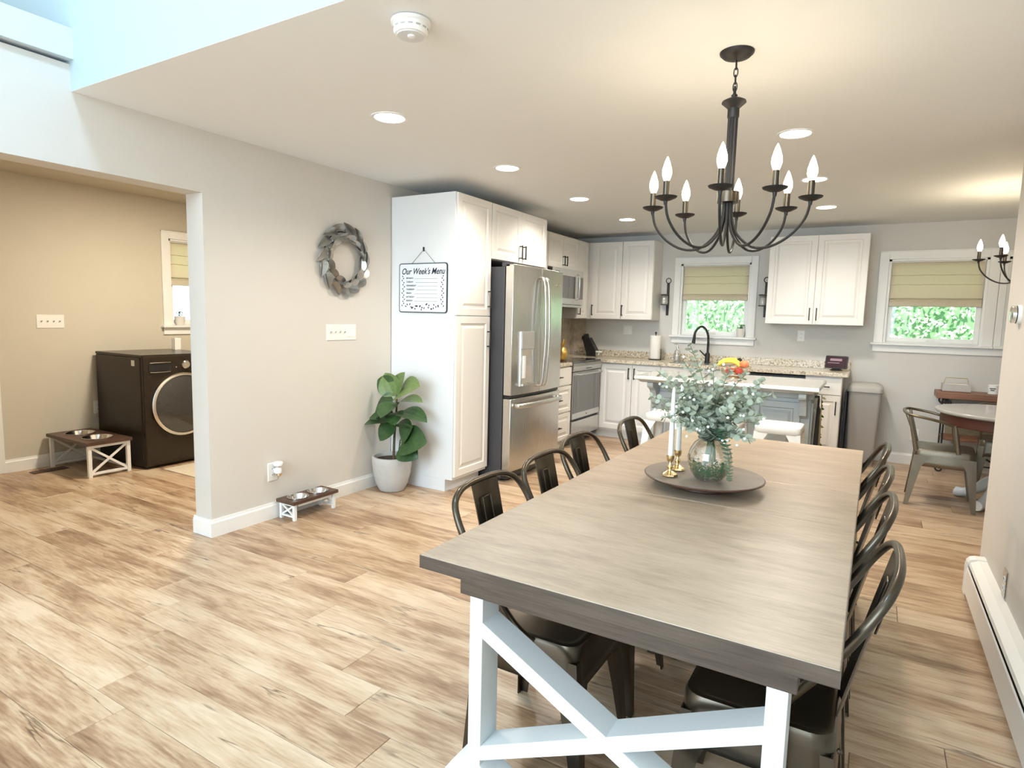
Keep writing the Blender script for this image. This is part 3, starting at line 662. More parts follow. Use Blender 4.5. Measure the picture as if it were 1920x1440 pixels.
# ------------------------------------------------------------------ white counter stools
def rrect(hw, hd, r, n=4):
    out = []
    for cx, cy, a0 in ((hw-r, hd-r, 0), (-hw+r, hd-r, PI/2), (-hw+r, -hd+r, PI), (hw-r, -hd+r, 3*PI/2)):
        for k in range(n+1): a = a0+PI/2*k/n; out.append((cx+r*math.cos(a), cy+r*math.sin(a)))
    return out
def lleg(b, top, foot, wt, th=.004, lv=None):
    """tapered pressed-steel angle leg; corner runs from top to foot"""
    top, foot = Vector(top), Vector(foot); sx = 1 if foot.x > 0 else -1; sy = 1 if foot.y > 0 else -1; rs = []
    for f, w in lv or ((0, wt), (.12, wt*.62), (.45, wt*.42), (.95, wt*.27), (1, wt*.27)):
        p = top+(foot-top)*f
        c = [(0, 0), (-sx*w, 0), (-sx*w, -sy*th), (-sx*th*1.2, -sy*th*1.2), (-sx*th, -sy*w), (0, -sy*w)]
        if sx*sy < 0: c = c[::-1]
        rs.append([(p.x+u, p.y+v, p.z) for u, v in c])
    b.rings(rs)
def make_stool():
    t = thing('counter_stool', '', 'stool', group='white metal counter stools at the island')
    H = .655; b = MB(); rs = []
    for k, z in ((.02, H-.006), (.7, H-.006), (.86, H-.003), (.93, H), (.99, H-.004), (1.0, H-.014), (1.02, H-.055)):
        rs.append([(x*k, y*k, z) for x, y in rrect(.155, .155, .035)])
    b.rings(rs, caps=False); b.build('seat', STOOLW, t, smooth=True, solid=.003)
    MB().box(-.045, .045, -.012, .012, H-.0062, H-.0052).build('hand_slot', BLACKP, t)
    for sx in (-1, 1):
        for sy in (-1, 1):
            b = MB(); lleg(b, (sx*.157, sy*.157, H-.05), (sx*.205, sy*.205, 0), .10); b.build('leg', STOOLW, t)
    q = .183
    for z, h in ((.25, .185),):
        for a, c in (((-h, -h), (h, -h)), ((h, -h), (h, h)), ((h, h), (-h, h)), ((-h, h), (-h, -h))):
            MB().beam((a[0], a[1], z), (c[0], c[1], z), .004, .022, up=(0, 0, 1)).build('stretcher', STOOLW, t)
    return t
st = make_stool(); st.location = (-.565, 4.93, 0); st['label'] = 'white metal stool nearest the trash can end of the island'
dup(st, (-.985, 4.93, 0), 0, 'middle white metal stool, behind the glass vase')
dup(st, (-1.405, 4.93, 0), 0, 'white metal stool at the range end of the island')

# ------------------------------------------------------------------ dining table
t = thing('dining_table', 'long dining table with grey-brown wooden top and white trestle base', 'table', (-.51, 2.43, 0))
tx0, tx1 = -1.013, -.008; zt0, zt1 = .720, .757
for y0, y1 in ((1.252, 2.187), (2.190, 2.652), (2.655, 3.62)):
    MB().box(tx0, tx1, y0, y1, zt0+.001, zt1).build('tabletop', TABLEW, t, wc=True, bevel=.0025)
b = MB().box(tx0-.0015, tx1+.0015, 1.2505, 1.2525, zt0, zt1-.002).box(tx0-.0015, tx0+.0005, 1.2525, 3.6195, zt0, zt1-.002).box(tx1-.0005, tx1+.0015, 1.2525, 3.6195, zt0, zt1-.002)
b.build('edge_shade', EDGEW, t, wc=True)  # thin strips carrying the painted shade of the tabletop edges
for q in (1.35, 3.485): MB().box(-.949, -.084, q, q+.035, .625, .720).build('apron', EDGEW, t, wc=True, bevel=.002)
for q in (-.949, -.119): MB().box(q, q+.035, 1.385, 3.485, .625, .720).build('side_apron', EDGEW, t, wc=True, bevel=.002)
for Y0 in (1.352, 3.43):
    Y1 = Y0+.088; yc = (Y0+Y1)/2
    for x0, x1 in ((-.916, -.874), (-.144, -.100)):
        MB().box(x0, x1, Y0, Y1, .10, .625).build('leg', TABWHITE, t, wc=True, bevel=.002)
    MB().beam((-.895, yc, .545), (-.122, yc, .145), .086, .040, up=(0, 0, 1)).build('cross_brace', TABWHITE, t, wc=True, bevel=.0015)
    MB().beam((-.895, yc, .158), (-.122, yc, .520), .084, .040, up=(0, 0, 1)).build('cross_brace', TABWHITE, t, wc=True, bevel=.0015)
    pf = [(-1.0, 0), (-1.005, .03), (-.995, .075), (-.97, .115), (-.935, .15), (-.90, .165), (-.116, .165), (-.08, .15), (-.045, .115), (-.02, .075), (-.01, .03), (-.015, 0), (-.06, 0), (-.10, .03), (-.92, .03), (-.955, 0)]
    pf = [(-1.0, 0), (-1.005, .03), (-.995, .075), (-.97, .11), (-.935, .14), (-.90, .152), (-.85, .11), (-.80, .085), (-.22, .085), (-.17, .11), (-.116, .152), (-.08, .14), (-.045, .11), (-.02, .075), (-.01, .03), (-.015, 0)]
    MB().prism(pf, Y0-.001, Y1+.001, 'xz').build('foot', TABWHITE, t, wc=True, bevel=.003)

# ------------------------------------------------------------------ metal dining chairs (local front = +Y)
def pan_seat(t, mt, H=.45, hw=.178):
    b = MB(); rs = []
    for k, z, e in ((.02, H-.005, 0), (.80, H-.005, 0), (.87, H-.003, 0), (.92, H, 0), (.965, H-.002, 0), (.99, H-.012, 0), (1.0, H-.035, .2), (1.01, H-.060, .75), (1.02, H-.082, 1)):
        rs.append([(x*k*(1+.025*e*c), y*k*(1+.025*e*c), z-e*.075*c) for x, y in rrect(hw, hw, .05, 5) for c in [(abs(x*y)/(hw-.012)**2)**2.2]])
    b.rings(rs, caps=False)
    n = 24; b.f.append(tuple(range(n)))
    return b.build('seat', mt, t, smooth=True, solid=.003, fix=False)
def chair_legs(t, mt, back=.207):
    for sx in (-1, 1):
        for yt, yf in ((.176, .212), (-.176, -back)):
            b = MB(); lleg(b, (sx*.176, yt, .405), (sx*.192, yf, 0), .12, lv=((0, .13), (.08, .105), (.17, .080), (.3, .062), (.6, .045), (1, .028))); b.build('leg', mt, t)
    b = MB(); b.beam((-.15, -.15, .37), (.15, .15, .37), .018, .004).beam((-.15, .15, .368), (.15, -.15, .368), .018, .004); b.build('cross_brace', mt, t)
def make_chair():
    t = thing('dining_chair', '', 'chair', group='dark metal dining chairs around the long table')
    pan_seat(t, METAL); chair_legs(t, METAL)
    half = [(.180, .03, .435), (.186, -.03, .475), (.199, -.105, .575), (.211, -.175, .68), (.212, -.218, .755), (.192, -.25, .81), (.145, -.267, .838), (.08, -.275, .849), (0, -.277, .851)]
    pts = crv(half, 4); full = pts + [Vector((-p.x, p.y, p.z)) for p in pts[::-1][1:]]
    rb, ra = [], []
    for p in full:
        k = max(0, min(1, (p.z-.42)/.36)); ra.append(.016-.005*k); rb.append(.0105)
    MB().sweep(full, ra, rb, 10, ref=(0, -1, .0)).build('back_hoop', METAL, t, smooth=True)
    b = MB(); n = 8; th = .004; rows = []
    for i in range(n+1):
        z = .44+(.842-.44)*i/n; yy = -.178-.094*((z-.44)/.402)**1.05; w = .066+.012*(i/n)
        rows.append([(-w, yy+.008, z), (-w*.5, yy-.002, z), (0, yy-.005, z), (w*.5, yy-.002, z), (w, yy+.008, z), (w, yy+.008-th, z), (0, yy-.005-th, z), (-w, yy+.008-th, z)])
    b.rings(rows); sp = b.build('back_splat', METAL, t, smooth=True)
    yy = lambda z: -.178-.094*((z-.44)/.402)**1.05
    for s in (1, -1):
        off = .0035 if s > 0 else -.0115
        MB().sweep(crv([(-.024, yy(.66)+off, .66), (-.024, yy(.782)+off, .782), (-.019, yy(.79)+off, .790), (.019, yy(.79)+off, .790), (.024, yy(.782)+off, .782), (.024, yy(.66)+off, .66)], 3), .003, seg=6).build('embossed_slot', METAL, sp, smooth=True)
    for sx in (-1, 1): MB().ball((sx*.176, -.187, .43), .007, 8).build('bolt', METAL, t, smooth=True)
    return t
ch = make_chair()
CH = [(-.845, 1.715, -PI/2, 'metal chair on the left side of the table, at its near end'),
      (-.852, 2.165, -PI/2, 'second metal chair from the near end on the left side of the table'),
      (-.915, 2.618, -PI/2, 'third metal chair from the near end on the left side of the table'),
      (-.877, 3.235, -PI/2, 'metal chair on the left side of the table, at the island end'),
      (-.185, 1.69, PI/2, 'metal chair between the table and the heater, at the near end'),
      (-.185, 2.24, PI/2, 'second metal chair from the near end on the heater side of the table'),
      (-.185, 2.72, PI/2, 'third metal chair from the near end on the heater side of the table'),
      (-.185, 3.27, PI/2, 'metal chair on the heater side of the table, at the island end')]
for i, (x, y, r, l) in enumerate(CH):
    if i == 0: ch.location = (x, y, 0); ch.rotation_euler = (0, 0, r); ch['label'] = l
    else: dup(ch, (x, y, 0), r, l)

# ------------------------------------------------------------------ centrepiece
TZ = .757
t = thing('serving_tray', 'round turntable tray of dark-edged brown wood at the middle of the dining table', 'tray', (-.54, 2.415, TZ))
MB().lathe([(.115, 0), (.12, .004), (.12, .022), (.11, .028)], seg=32).build('base', DARKW, t, smooth=True)
MB().lathe([(.15, .028), (.215, .036), (.226, .041), (.2275, .045), (.225, .047)], seg=56).build('rim', DARKW, t, smooth=True)
MB().lathe([(.2235, .0465), (.222, .048), (.0005, .048)], seg=56).build('top', TRAYW, t, smooth=True)
TT = TZ+.0485
vx, vy = -.503, 2.335
t = thing('glass_vase', 'round clear glass vase half filled with green pebbles', 'vase', (vx, vy, TT))
prof = [(.001, .002), (.04, .002), (.048, .006), (.066, .03), (.078, .062), (.080, .085), (.074, .115), (.058, .142), (.036, .160), (.024, .170), (.022, .182), (.029, .188)]
MB().lathe(prof, seg=40, caps=False).build('bowl', GLASS, t, smooth=True, solid=.002)
MB().sweep([(.029*math.cos(a*PI/12), .029*math.sin(a*PI/12), .188) for a in range(24)], .0022, closed=True, seg=6).build('rim', GLASS, t, smooth=True)
b = MB(); rr = random.Random(5)
for k in range(520):
    z = rr.uniform(.008, .066); R_ = .040+.034*min(1, (z/.05))**.8; a = rr.uniform(0, 2*PI); r = R_*math.sqrt(rr.uniform(.45, 1))
    s = rr.uniform(.0035, .0055); c = Vector((r*math.cos(a), r*math.sin(a), z))
    vs = [c+Vector(d)*s for d in ((1, 0, 0), (-1, 0, 0), (0, 1, 0), (0, -1, 0), (0, 0, .8), (0, 0, -.8))]
    b.add(vs, [(0, 2, 4), (2, 1, 4), (1, 3, 4), (3, 0, 4), (2, 0, 5), (1, 2, 5), (3, 1, 5), (0, 3, 5)])
o = b.build('pebbles', PEB, t, smooth=True, fix=False); o['kind'] = 'stuff'
# eucalyptus
t = thing('eucalyptus_bunch', 'bunch of grey-green eucalyptus with white berries in the glass vase', 'plant', (vx, vy, TT+.10))
def discmesh(name, mt, r, cup=.25):
    vs = [(0, 0, 0)]; n = 8
    for i in range(n): a = 2*PI*i/n; vs.append((r+r*1.0*math.cos(a), r*.92*math.sin(a), cup*r*(math.cos(a)**2)*.5))
    vs[0] = (r, 0, -cup*r*.35)
    me = bpy.data.meshes.new(name); me.from_pydata(vs, [], [(0, i+1, (i+1) % n+1) for i in range(n)]); me.materials.append(mt); me.shade_smooth(); return me
D1 = discmesh('leaf', EUC, .0135); D2 = discmesh('leaf', EUCD, .0135)
def place(name, me, parent, p, d, s=1, roll_=0):
    o = bpy.data.objects.new(name, me); COL.objects.link(o); o.parent = parent
    o.location = p; q = Vector(d).to_track_quat('X', 'Z'); e = q.to_matrix().to_4x4() @ Matrix.Rotation(roll_, 4, 'X')
    o.rotation_euler = e.to_euler(); o.scale = (s, s, s); return o
rr = random.Random(11)
tips = [(-.205, -.03, .30, 1), (-.23, -.02, .20, 1), (-.20, .06, .24, 1), (-.09, -.02, .405, 1.3), (-.13, .05, .34, .9), (-.02, .06, .33, 1), (.05, 0, .32, 1), (.10, .05, .31, 1), (.17, -.01, .29, 1), (.20, .03, .24, 1),
        (.18, -.03, .17, 1), (.15, .05, .13, 1), (-.17, -.05, .13, 1), (-.10, -.10, .20, 1.1), (.0, -.10, .22, 1.3), (.08, -.09, .19, 1.2), (.03, -.06, .27, 1.1), (-.06, -.07, .27, 1.1), (.04, .1, .24, 1), (-.08, .1, .22, 1), (-.225, .02, .155, .9), (.12, -.05, .24, 1.1), (-.12, -.03, .29, 1)]
for _ in range(20):
    a = rr.uniform(0, 2*PI); r = rr.uniform(.04, .15); tips.append((r*math.cos(a)*1.15, r*math.sin(a)*.7-.02, rr.uniform(.08, .24), 1.15))
spots_ = []
for k, (x, y, z, ls) in enumerate(tips):
    base = Vector((rr.uniform(-.01, .01), rr.uniform(-.01, .01), .05)); tip = Vector((x, y, z)); mid = base*.5+tip*.5+Vector((0, 0, .03)); mid.x *= .8
    path = crv([Vector((base.x*2, base.y*2, -.03)), base, mid, tip], 7)
    MB().sweep(path, .0013, seg=5).build('stem', STEMG, t)
    up = path[8:]
    for i, p in enumerate(up):
        tg = (path[-1]-path[-4]).normalized() if i > len(up)-4 else (up[min(i+1, len(up)-1)]-up[i-1 if i else 0]).normalized()
        for s in (0, PI, PI/2):
            if s == PI/2 and k % 2: continue
            a = i*1.3+s+k; side = tg.orthogonal().normalized(); side = Matrix.Rotation(a, 3, tg) @ side
            sc = ls*(1.25-.60*i/len(up)); spots_.append((-sc+(.5 if p.y > .02 else 0), p, side+tg*.4, sc, rr.uniform(-.8, .8), rr.random() < .82))
spots_.sort(key=lambda q: q[0])
for q in spots_[:255]: place('leaf', D1 if q[5] else D2, t, q[1], q[2], q[3], q[4])
bl = MB()
for q in spots_[255:]:
    e = Vector(q[2]).to_track_quat('X', 'Z').to_matrix().to_4x4() @ Matrix.Rotation(q[4], 4, 'X'); e.translation = q[1]
    e = e @ Matrix.Diagonal((q[3], q[3], q[3], 1)); bl.add([e @ v.co for v in D1.vertices], [tuple(pl.vertices) for pl in D1.polygons])
o = bl.build('foliage', EUC, t, smooth=True, fix=False); o['kind'] = 'stuff'
# trailing sprig down the vase's right side
pts = crv([(.0, 0, .06), (.025, -.02, .10), (.055, -.04, .075), (.075, -.05, .02), (.083, -.045, -.04), (.084, -.04, -.08)], 4)
MB().sweep(pts, .0012, seg=5).build('stem', STEMG, t)
for i, p in enumerate(pts[5:]):
    for s in (-1, 1): place('leaf', D2, t, p, (s*.6, -.8, .1), 1.25-.045*i, .4*s)
bm_ = MB(); bm_.ball((0, 0, 0), .0055, 8); bo = bm_.build('berry', BERRY, t, smooth=True); first = True
for k in range(48):
    x, y, z, _ = tips[rr.randrange(len(tips))]; p = Vector((x, y, z))*rr.uniform(.7, 1.0)+Vector((rr.uniform(-.02, .02), -.035, rr.uniform(-.01, .03)))
    if first: bo.location = p; first = False
    else:
        o = bo.copy(); COL.objects.link(o); o.location = p
# candlesticks + candles
def candlestick(x, y, label, lab2):
    t = thing('candlestick', label, 'candlestick', (x, y, TT), group='brass candlesticks on the tray')
    MB().lathe([(.030, 0), (.032, .004), (.030, .010), (.018, .017), (.010, .022)], seg=8).build('base', BRASS, t, smooth=True)
    MB().lathe([(.010, .020), (.007, .028), (.013, .038), (.007, .048), (.006, .055), (.012, .060), (.015, .072), (.015, .082), (.011, .082), (.011, .074)], seg=16).build('stem', BRASS, t, smooth=True)
    c = thing('taper_candle', lab2, 'candle', (x, y, TT+.075), group='white taper candles')
    MB().lathe([(.0105, 0), (.010, .10), (.0085, .21), (.006, .262), (.0015, .272)], seg=16).build('wax', WAX, c, smooth=True)
    MB().sweep([(0, 0, .268), (.001, 0, .279)], .0008, seg=5).build('wick', BLACKP, c)
candlestick(-.643, 2.305, 'brass candlestick nearer the table edge', 'white taper candle in the nearer brass candlestick')
candlestick(-.646, 2.42, 'brass candlestick behind the other one', 'white taper candle in the rear brass candlestick')

# ------------------------------------------------------------------ chandeliers
def chandelier(label, loc, spots, zc, chain_top, power=.6):
    """loc = (x, y); zc = height of the drip plates"""
    t = thing('chandelier', label, 'chandelier', (loc[0], loc[1], ZC))
    z = lambda h: h-ZC
    MB().lathe([(.064, 0), (.063, -.006), (.050, -.018), (.025, -.026), (.008, -.030)], seg=32).build('canopy', BLACK, t, smooth=True)
    zk = zc+.40
    links = max(2, int((chain_top-zk-.02)/.026)); zz = chain_top-.012
    for i in range(links):
        h = .018; pts = []
        for k in range(12):
            a = 2*PI*k/12; u = .0075*math.cos(a); v = h*math.sin(a)
            pts.append((u, 0, z(zz)+v) if i % 2 else (0, u, z(zz)+v))
        MB().sweep(pts, .0022, closed=True, seg=6).build('chain_link', BLACK, t, smooth=True); zz -= .027
    MB().lathe([(.004, z(zz)+.03), (.006, z(zk)+.018), (.012, z(zk)+.012), (.010, z(zk)+.004), (.024, z(zk)), (.044, z(zk)-.010), (.046, z(zk)-.016), (.030, z(zk)-.030), (.022, z(zk)-.038), (.022, z(zk)-.070), (.019, z(zk)-.074)], seg=24).build('finial', BLACK, t, smooth=True)
    b = MB(); rs = []
    for h in (zk-.074, zc+.04):
        rs.append([((.0165+.0025*(k % 2))*math.cos(2*PI*k/24), (.0165+.0025*(k % 2))*math.sin(2*PI*k/24), z(h)) for k in range(24)])
    b.rings(rs); b.build('column', BLACK, t)
    MB().lathe([(.018, z(zc)+.048), (.042, z(zc)+.046), (.042, z(zc)+.006), (.016, z(zc)+.002)], seg=24).build('hub', METAL, t, smooth=True)
    tipm = None
    for ex, ey in spots:
        R = math.hypot(ex, ey); ca, sa = ex/R, ey/R
        P = [(.016, zc+.01), (.020, zc-.06), (.045, zc-.12), (.105, zc-.168), (.175, zc-.168), (.245, zc-.13), (.295, zc-.07), (.31, zc-.01)]
        P = [(r*R/.31, h) for r, h in P]
        pts = crv([(r*ca, r*sa, z(h)) for r, h in P], 4)
        MB().sweep(pts, .0052, seg=8).build('arm', BLACK, t, smooth=True)
        MB().lathe([(.006, z(zc)-.022), (.008, z(zc)-.008), (.020, z(zc)-.005), (.040, z(zc)+.004), (.043, z(zc)+.009), (.020, z(zc)+.006), (.008, z(zc)+.006)], (ex, ey, 0), 20).build('drip_plate', BLACK, t, smooth=True)
        cd = MB().lathe([(.012, z(zc)+.004), (.012, z(zc)+.066)], (ex, ey, 0), 14).build('candle_sleeve', METAL, t, smooth=True)
        MB().lathe([(.009, z(zc)+.066), (.013, z(zc)+.073), (.0185, z(zc)+.092), (.0175, z(zc)+.110), (.010, z(zc)+.136), (.004, z(zc)+.151), (.0008, z(zc)+.157)], (ex, ey, 0), 14).build('bulb', BULB, cd, smooth=True)
        light('bulb_light', 'POINT', (loc[0]+ex, loc[1]+ey, zc+.19), power, (1, .80, .55), .02)
    return t
chandelier('large black eight-arm chandelier over the dining table', (-.541, 2.559), [(-.303, -.001), (-.188, -.202), (-.228, .219), (.038, -.313), (-.018, .273), (.201, -.213), (.187, .216), (.295, .005)], 1.864, 2.40)
chandelier('small black chandelier partly hidden by the right wall', (.93, 5.83), [(-.302, .01), (-.205, -.245), (-.115, .24), (.2, -.23), (.3, .05)], 1.915, 2.40, power=2.2)

# ------------------------------------------------------------------ recessed downlights
lab = {(0, 0): 'round recessed downlight nearest the smoke detector', (0, 1): 'round recessed downlight in front of the pantry top',
       (0, 2): 'round recessed downlight above the refrigerator aisle', (0, 3): 'round recessed downlight farthest back near the corner cabinets',
       (1, 1): 'round recessed downlight just beyond the big chandelier', (1, 2): 'round recessed downlight seen behind the right arm of the big chandelier',
       (1, 3): 'round recessed downlight in front of the hanging wall cabinet'}
for i, x in enumerate((-2.30, -.46)):
    for j, yy in enumerate((2.554, 3.76, 4.97, 6.16)):
        if (i, j) not in lab: continue
        t = thing('recessed_light', lab[(i, j)], 'light', (x, yy, ZC), group='round recessed downlights in the ceiling')
        MB().lathe([(.098, 0), (.097, -.004), (.086, -.006), (.078, -.002)], seg=36).build('trim_ring', WHITE, t, smooth=True)
        MB().lathe([(.079, -.0015), (.079, -.003), (.0005, -.003)], seg=36).build('lens', LENS, t)
        light('downlight_beam', 'SPOT', (x, yy, ZC-.012), 74, (1, .91, .79), .07, aim=(x, yy, 0), spot=math.radians(155))
light('laundry_ceiling_light', 'AREA', (-4.6, 3.1, 2.46), 52, (1, .89, .72), .3, aim=(-4.6, 3.1, 0))
# smoke detector
t = thing('smoke_detector', 'white round smoke detector on the ceiling', 'smoke detector', (-1.50, 1.775, ZC))
MB().lathe([(.062, 0), (.070, -.004), (.070, -.014), (.064, -.018)], seg=36).build('mount', WHITE, t, smooth=True)
MB().lathe([(.064, -.016), (.062, -.020), (.061, -.040), (.056, -.048), (.05, -.050)], seg=36).build('body', WHITE, t, smooth=True)
MB().lathe([(.050, -.049), (.048, -.053), (.020, -.056), (.001, -.056)], seg=30).build('cover', mat('detector_cover', (.68, .69, .70), .4), t, smooth=True)
MB().lathe([(.014, -.055), (.014, -.060), (.010, -.062), (.001, -.062)], (.01, -.008, 0), 18).build('test_button', WHITE, t, smooth=True)
for k in range(14):
    a = k*2*PI/14; MB(Matrix.Rotation(a, 4, 'Z')).box(.0605, .0625, -.008, .008, -.034, -.029).build('vent_slot', GREY1, t)

# ------------------------------------------------------------------ sconces
def sconce(x, label):
    t = thing('candle_sconce', label, 'sconce', (x, YB, 1.67), group='black candle sconces beside the sink window')
    MB().box(-.016, .016, -.008, 0, -.20, .19).build('strap', BLACK, t, bevel=.002)
    MB().sweep([(.03*math.cos(a*PI/10), -.006, .215+.03*math.sin(a*PI/10)) for a in range(20)], .0045, closed=True, seg=8).build('ring', BLACK, t, smooth=True)
    for z in (.045, -.075):
        MB().lathe([(.045, z-.003), (.048, z), (.045, z+.003)] if z < 0 else [(.048, z-.003), (.048, z+.003), (.040, z+.003), (.040, z-.003), (.048, z-.003)], (-.022, -.062, 0), 24, caps=z < 0).build('bracket_ring', BLACK, t, smooth=True)
        MB().box(-.03, .012, -.03, -.006, z-.003, z+.003).build('bracket_arm', BLACK, t)
    MB().lathe([(.040, -.072), (.042, -.04), (.042, .055)], (-.022, -.062, 0), 24, caps=False).build('glass_shade', GLASS, t, smooth=True, solid=.0015)
    c = tag(MB().lathe([(.030, -.071), (.030, .012), (.027, .015), (.002, .014)], (0, 0, 0), 20).build('pillar_candle', WAX, smooth=True), 'white pillar candle in the sconce '+('left' if x < -2 else 'right')+' of the sink window', 'candle', 'pillar candles in the sconces')
    c.location = (x-.022, YB-.062, 1.67)
sconce(-2.20, 'black iron candle sconce left of the sink window')
sconce(-1.088, 'black iron candle sconce right of the sink window, half behind the cabinet')

# ------------------------------------------------------------------ wreath
t = thing('leaf_wreath', 'oval wreath of grey metal leaves on the left wall', 'wreath', (XW, 3.315, 1.79))
MB().sweep([(.012, .195*math.cos(a*PI/18), .205*math.sin(a*PI/18)) for a in range(36)], .004, closed=True, seg=6).build('ring', BLACK, t, smooth=True)
def leafmesh(name, mt, L, w, fold=.35, droop=.1, n=6, tip=.9):
    vs = []; fs = []
    for i in range(n+1):
        u = i/n; ww = w*math.sin(PI*min(1, u**.8*.98+.01))**.7*(1 if u < .98 else .1); zz = -droop*L*u*u
        vs += [(u*L, -ww, zz+fold*ww), (u*L, 0, zz), (u*L, ww, zz+fold*ww)]
    for i in range(n):
        for j in (0, 1): a = i*3+j; fs.append((a, a+1, a+4, a+3))
    me = bpy.data.meshes.new(name); me.from_pydata(vs, [], fs); me.materials.append(mt); return me
WL = leafmesh('leaf', TIN, .125, .033, .75, .25); rr = random.Random(2)
for ring, (R_, off, nn) in enumerate(((.215, .0, 15), (.165, .2, 14))):
    for k in range(nn):
        a = 2*PI*k/nn+off; p = Vector((.022+.010*ring, R_*math.cos(a), R_*1.02*math.sin(a)))
        tan = Vector((0, -math.sin(a), math.cos(a))); rad = Vector((0, math.cos(a), math.sin(a)))
        d = tan*1.0+rad*(.32 if ring == 0 else -.28)+Vector((.22, 0, 0)); d.normalize()
        nrm = Vector((1, 0, 0)); nrm = (nrm-d*nrm.dot(d)).normalized(); sd = nrm.cross(d)
        M = frame(p-d*.035, d, sd, nrm); M = M @ Matrix.Rotation(rr.uniform(-.6, .6), 4, 'X')
        o = bpy.data.objects.new('leaf', WL); COL.objects.link(o); o.parent = t; o.matrix_local = M
        s = o.modifiers.new('thick', 'SOLIDIFY'); s.thickness = .0015

# ------------------------------------------------------------------ hanging menu sign
t = thing('menu_sign', "white hanging weekly menu board on the pantry side", 'sign', (-3.10, 3.844, 1.61))
SM = frame((-.002, -.004, .003), (1, 0, 0), (0, 0, 1), (0, -1, 0)); W_, H_ = .482, .388
def rr2(w, h, r, z): return [(x, y, z) for x, y in rrect(w/2, h/2, r, 4)]
MB(SM).rings([rr2(W_, H_, .022, 0), rr2(W_, H_, .022, .008)]).build('border', INK, t)
MB(SM).rings([rr2(W_-.016, H_-.014, .016, .0078), rr2(W_-.016, H_-.014, .016, .0092)]).build('board', SIGNW, t)
MB(SM).sweep([(-.115, H_/2-.004, .004), (.005, .300, .002), (.12, H_/2-.004, .004)], .0016, seg=5).build('cord', STEM, t)
MB(SM).box(.001, .009, .285, .318, -.002, .012).build('hook', BLACK, t, bevel=.002)
def text(s, size, M, parent, mt=INK, shear=0, name='lettering', align='LEFT', ext=.0004, bold=0, sx=1):
    cu = bpy.data.curves.new('txt', 'FONT'); cu.body = s; cu.size = size; cu.extrude = ext; cu.shear = shear; cu.align_x = align; cu.offset = bold; cu.space_character = sx
    o = bpy.data.objects.new('txt', cu); COL.objects.link(o)
    dg = bpy.context.evaluated_depsgraph_get(); me = bpy.data.meshes.new_from_object(o.evaluated_get(dg)); bpy.data.objects.remove(o)
    me.materials.clear(); me.materials.append(mt); me.name = name
    r = bpy.data.objects.new(name, me); COL.objects.link(r); r.parent = parent; r.matrix_local = M; return r
text("Our Week's Menu", .058, SM @ Matrix.Translation((0, .108, .0095)) @ Matrix.Diagonal((.98, 1.15, 1, 1)), t, shear=.35, align='CENTER', bold=.0009)
ruled = MB(SM)
for i, dname in enumerate(('MONDAY', 'TUESDAY', 'WEDNESDAY', 'THURSDAY', 'FRIDAY', 'SATURDAY', 'SUNDAY')):
    v = .072-i*.0295; text(dname, .0165, SM @ Matrix.Translation((-.165, v, .0095)), t, bold=.0004)
    x0 = -.165+.0125*len(dname)+.006; ruled.box(x0, .150, v-.001, v+.0008, .0092, .0096)
ruled.build('ruled_lines', INK, t)
b = MB(SM); rr = random.Random(9)
def sprig(x, y, a, s):
    c, d = math.cos(a), math.sin(a); vs = [(x+s*(u*c-v*d), y+s*(u*d+v*c), .0096) for u, v in ((0, 0), (.5, .28), (1, 0), (.5, -.28))]; b.add(vs, [(0, 1, 2, 3)])
for side in (-1, 1):
    for i in range(15):
        y = .085-i*.0165; x = side*(.196+.005*math.sin(i)); sprig(x, y, PI/2+side*(.8 if i % 2 else -.8), .019)
for i in range(26):
    x = -.16+i*.0128; y = -.152+.012*math.sin(i*.9)+.004; sprig(x, y, rr.uniform(0, 2*PI), .021)
b.build('leaf_border', INK, t, fix=False)

# ------------------------------------------------------------------ fiddle leaf fig
t = thing('potted_fig', 'fiddle leaf fig in a grey concrete pot beside the pantry', 'plant', (-3.255, 3.655, 0))
MB().lathe([(.085, 0), (.10, .004), (.128, .06), (.148, .14), (.157, .22), (.158, .272), (.155, .276), (.140, .276), (.138, .235), (.01, .235)], seg=40).build('pot', POTC, t, smooth=True)
MB().lathe([(.139, .236), (.139, .246), (.002, .250)], seg=30).build('soil', SOIL, t, smooth=True)
tr = crv([(.035, -.02, .24), (.035, -.015, .40), (.040, -.01, .52), (.045, 0, .66), (.045, 0, .80)], 5)
MB().sweep(tr, [.011-.0002*i for i in range(len(tr))], seg=8).build('trunk', STEM, t, smooth=True)
MB().sweep(crv([(.075, -.01, .24), (.09, -.02, .33), (.11, -.03, .42)], 4), .006, seg=8).build('trunk', STEM, t, smooth=True)
FL = leafmesh('leaf', LEAF, 1, .42, .25, .28, 10); FL2 = leafmesh('leaf', LEAFL, 1, .44, .25, .25, 10)
def fig(base, tip, up=(0, -.5, 1), kind=0, ws=1.0):
    base, tip = Vector(base), Vector(tip); d = tip-base; L = d.length; d.normalize()
    n = Vector(up); n = (n-d*n.dot(d)).normalized(); s = n.cross(d)
    pet = base+d*L*.12
    o = bpy.data.objects.new('leaf', (FL, FL2)[kind]); COL.objects.link(o); o.parent = t
    M = frame(pet, d, s, n); o.matrix_local = M @ Matrix.Diagonal((L*.9, L*ws*.95, L*.9, 1))
    m_ = o.modifiers.new('sub', 'SUBSURF'); m_.levels = 1; m_.render_levels = 1
    w_ = MB().sweep(crv([base-Vector((0, 0, .01)), pet], 2), .0035, seg=5).build('leaf_stalk', STEMG, t)
B = lambda z: (.045, 0, z)
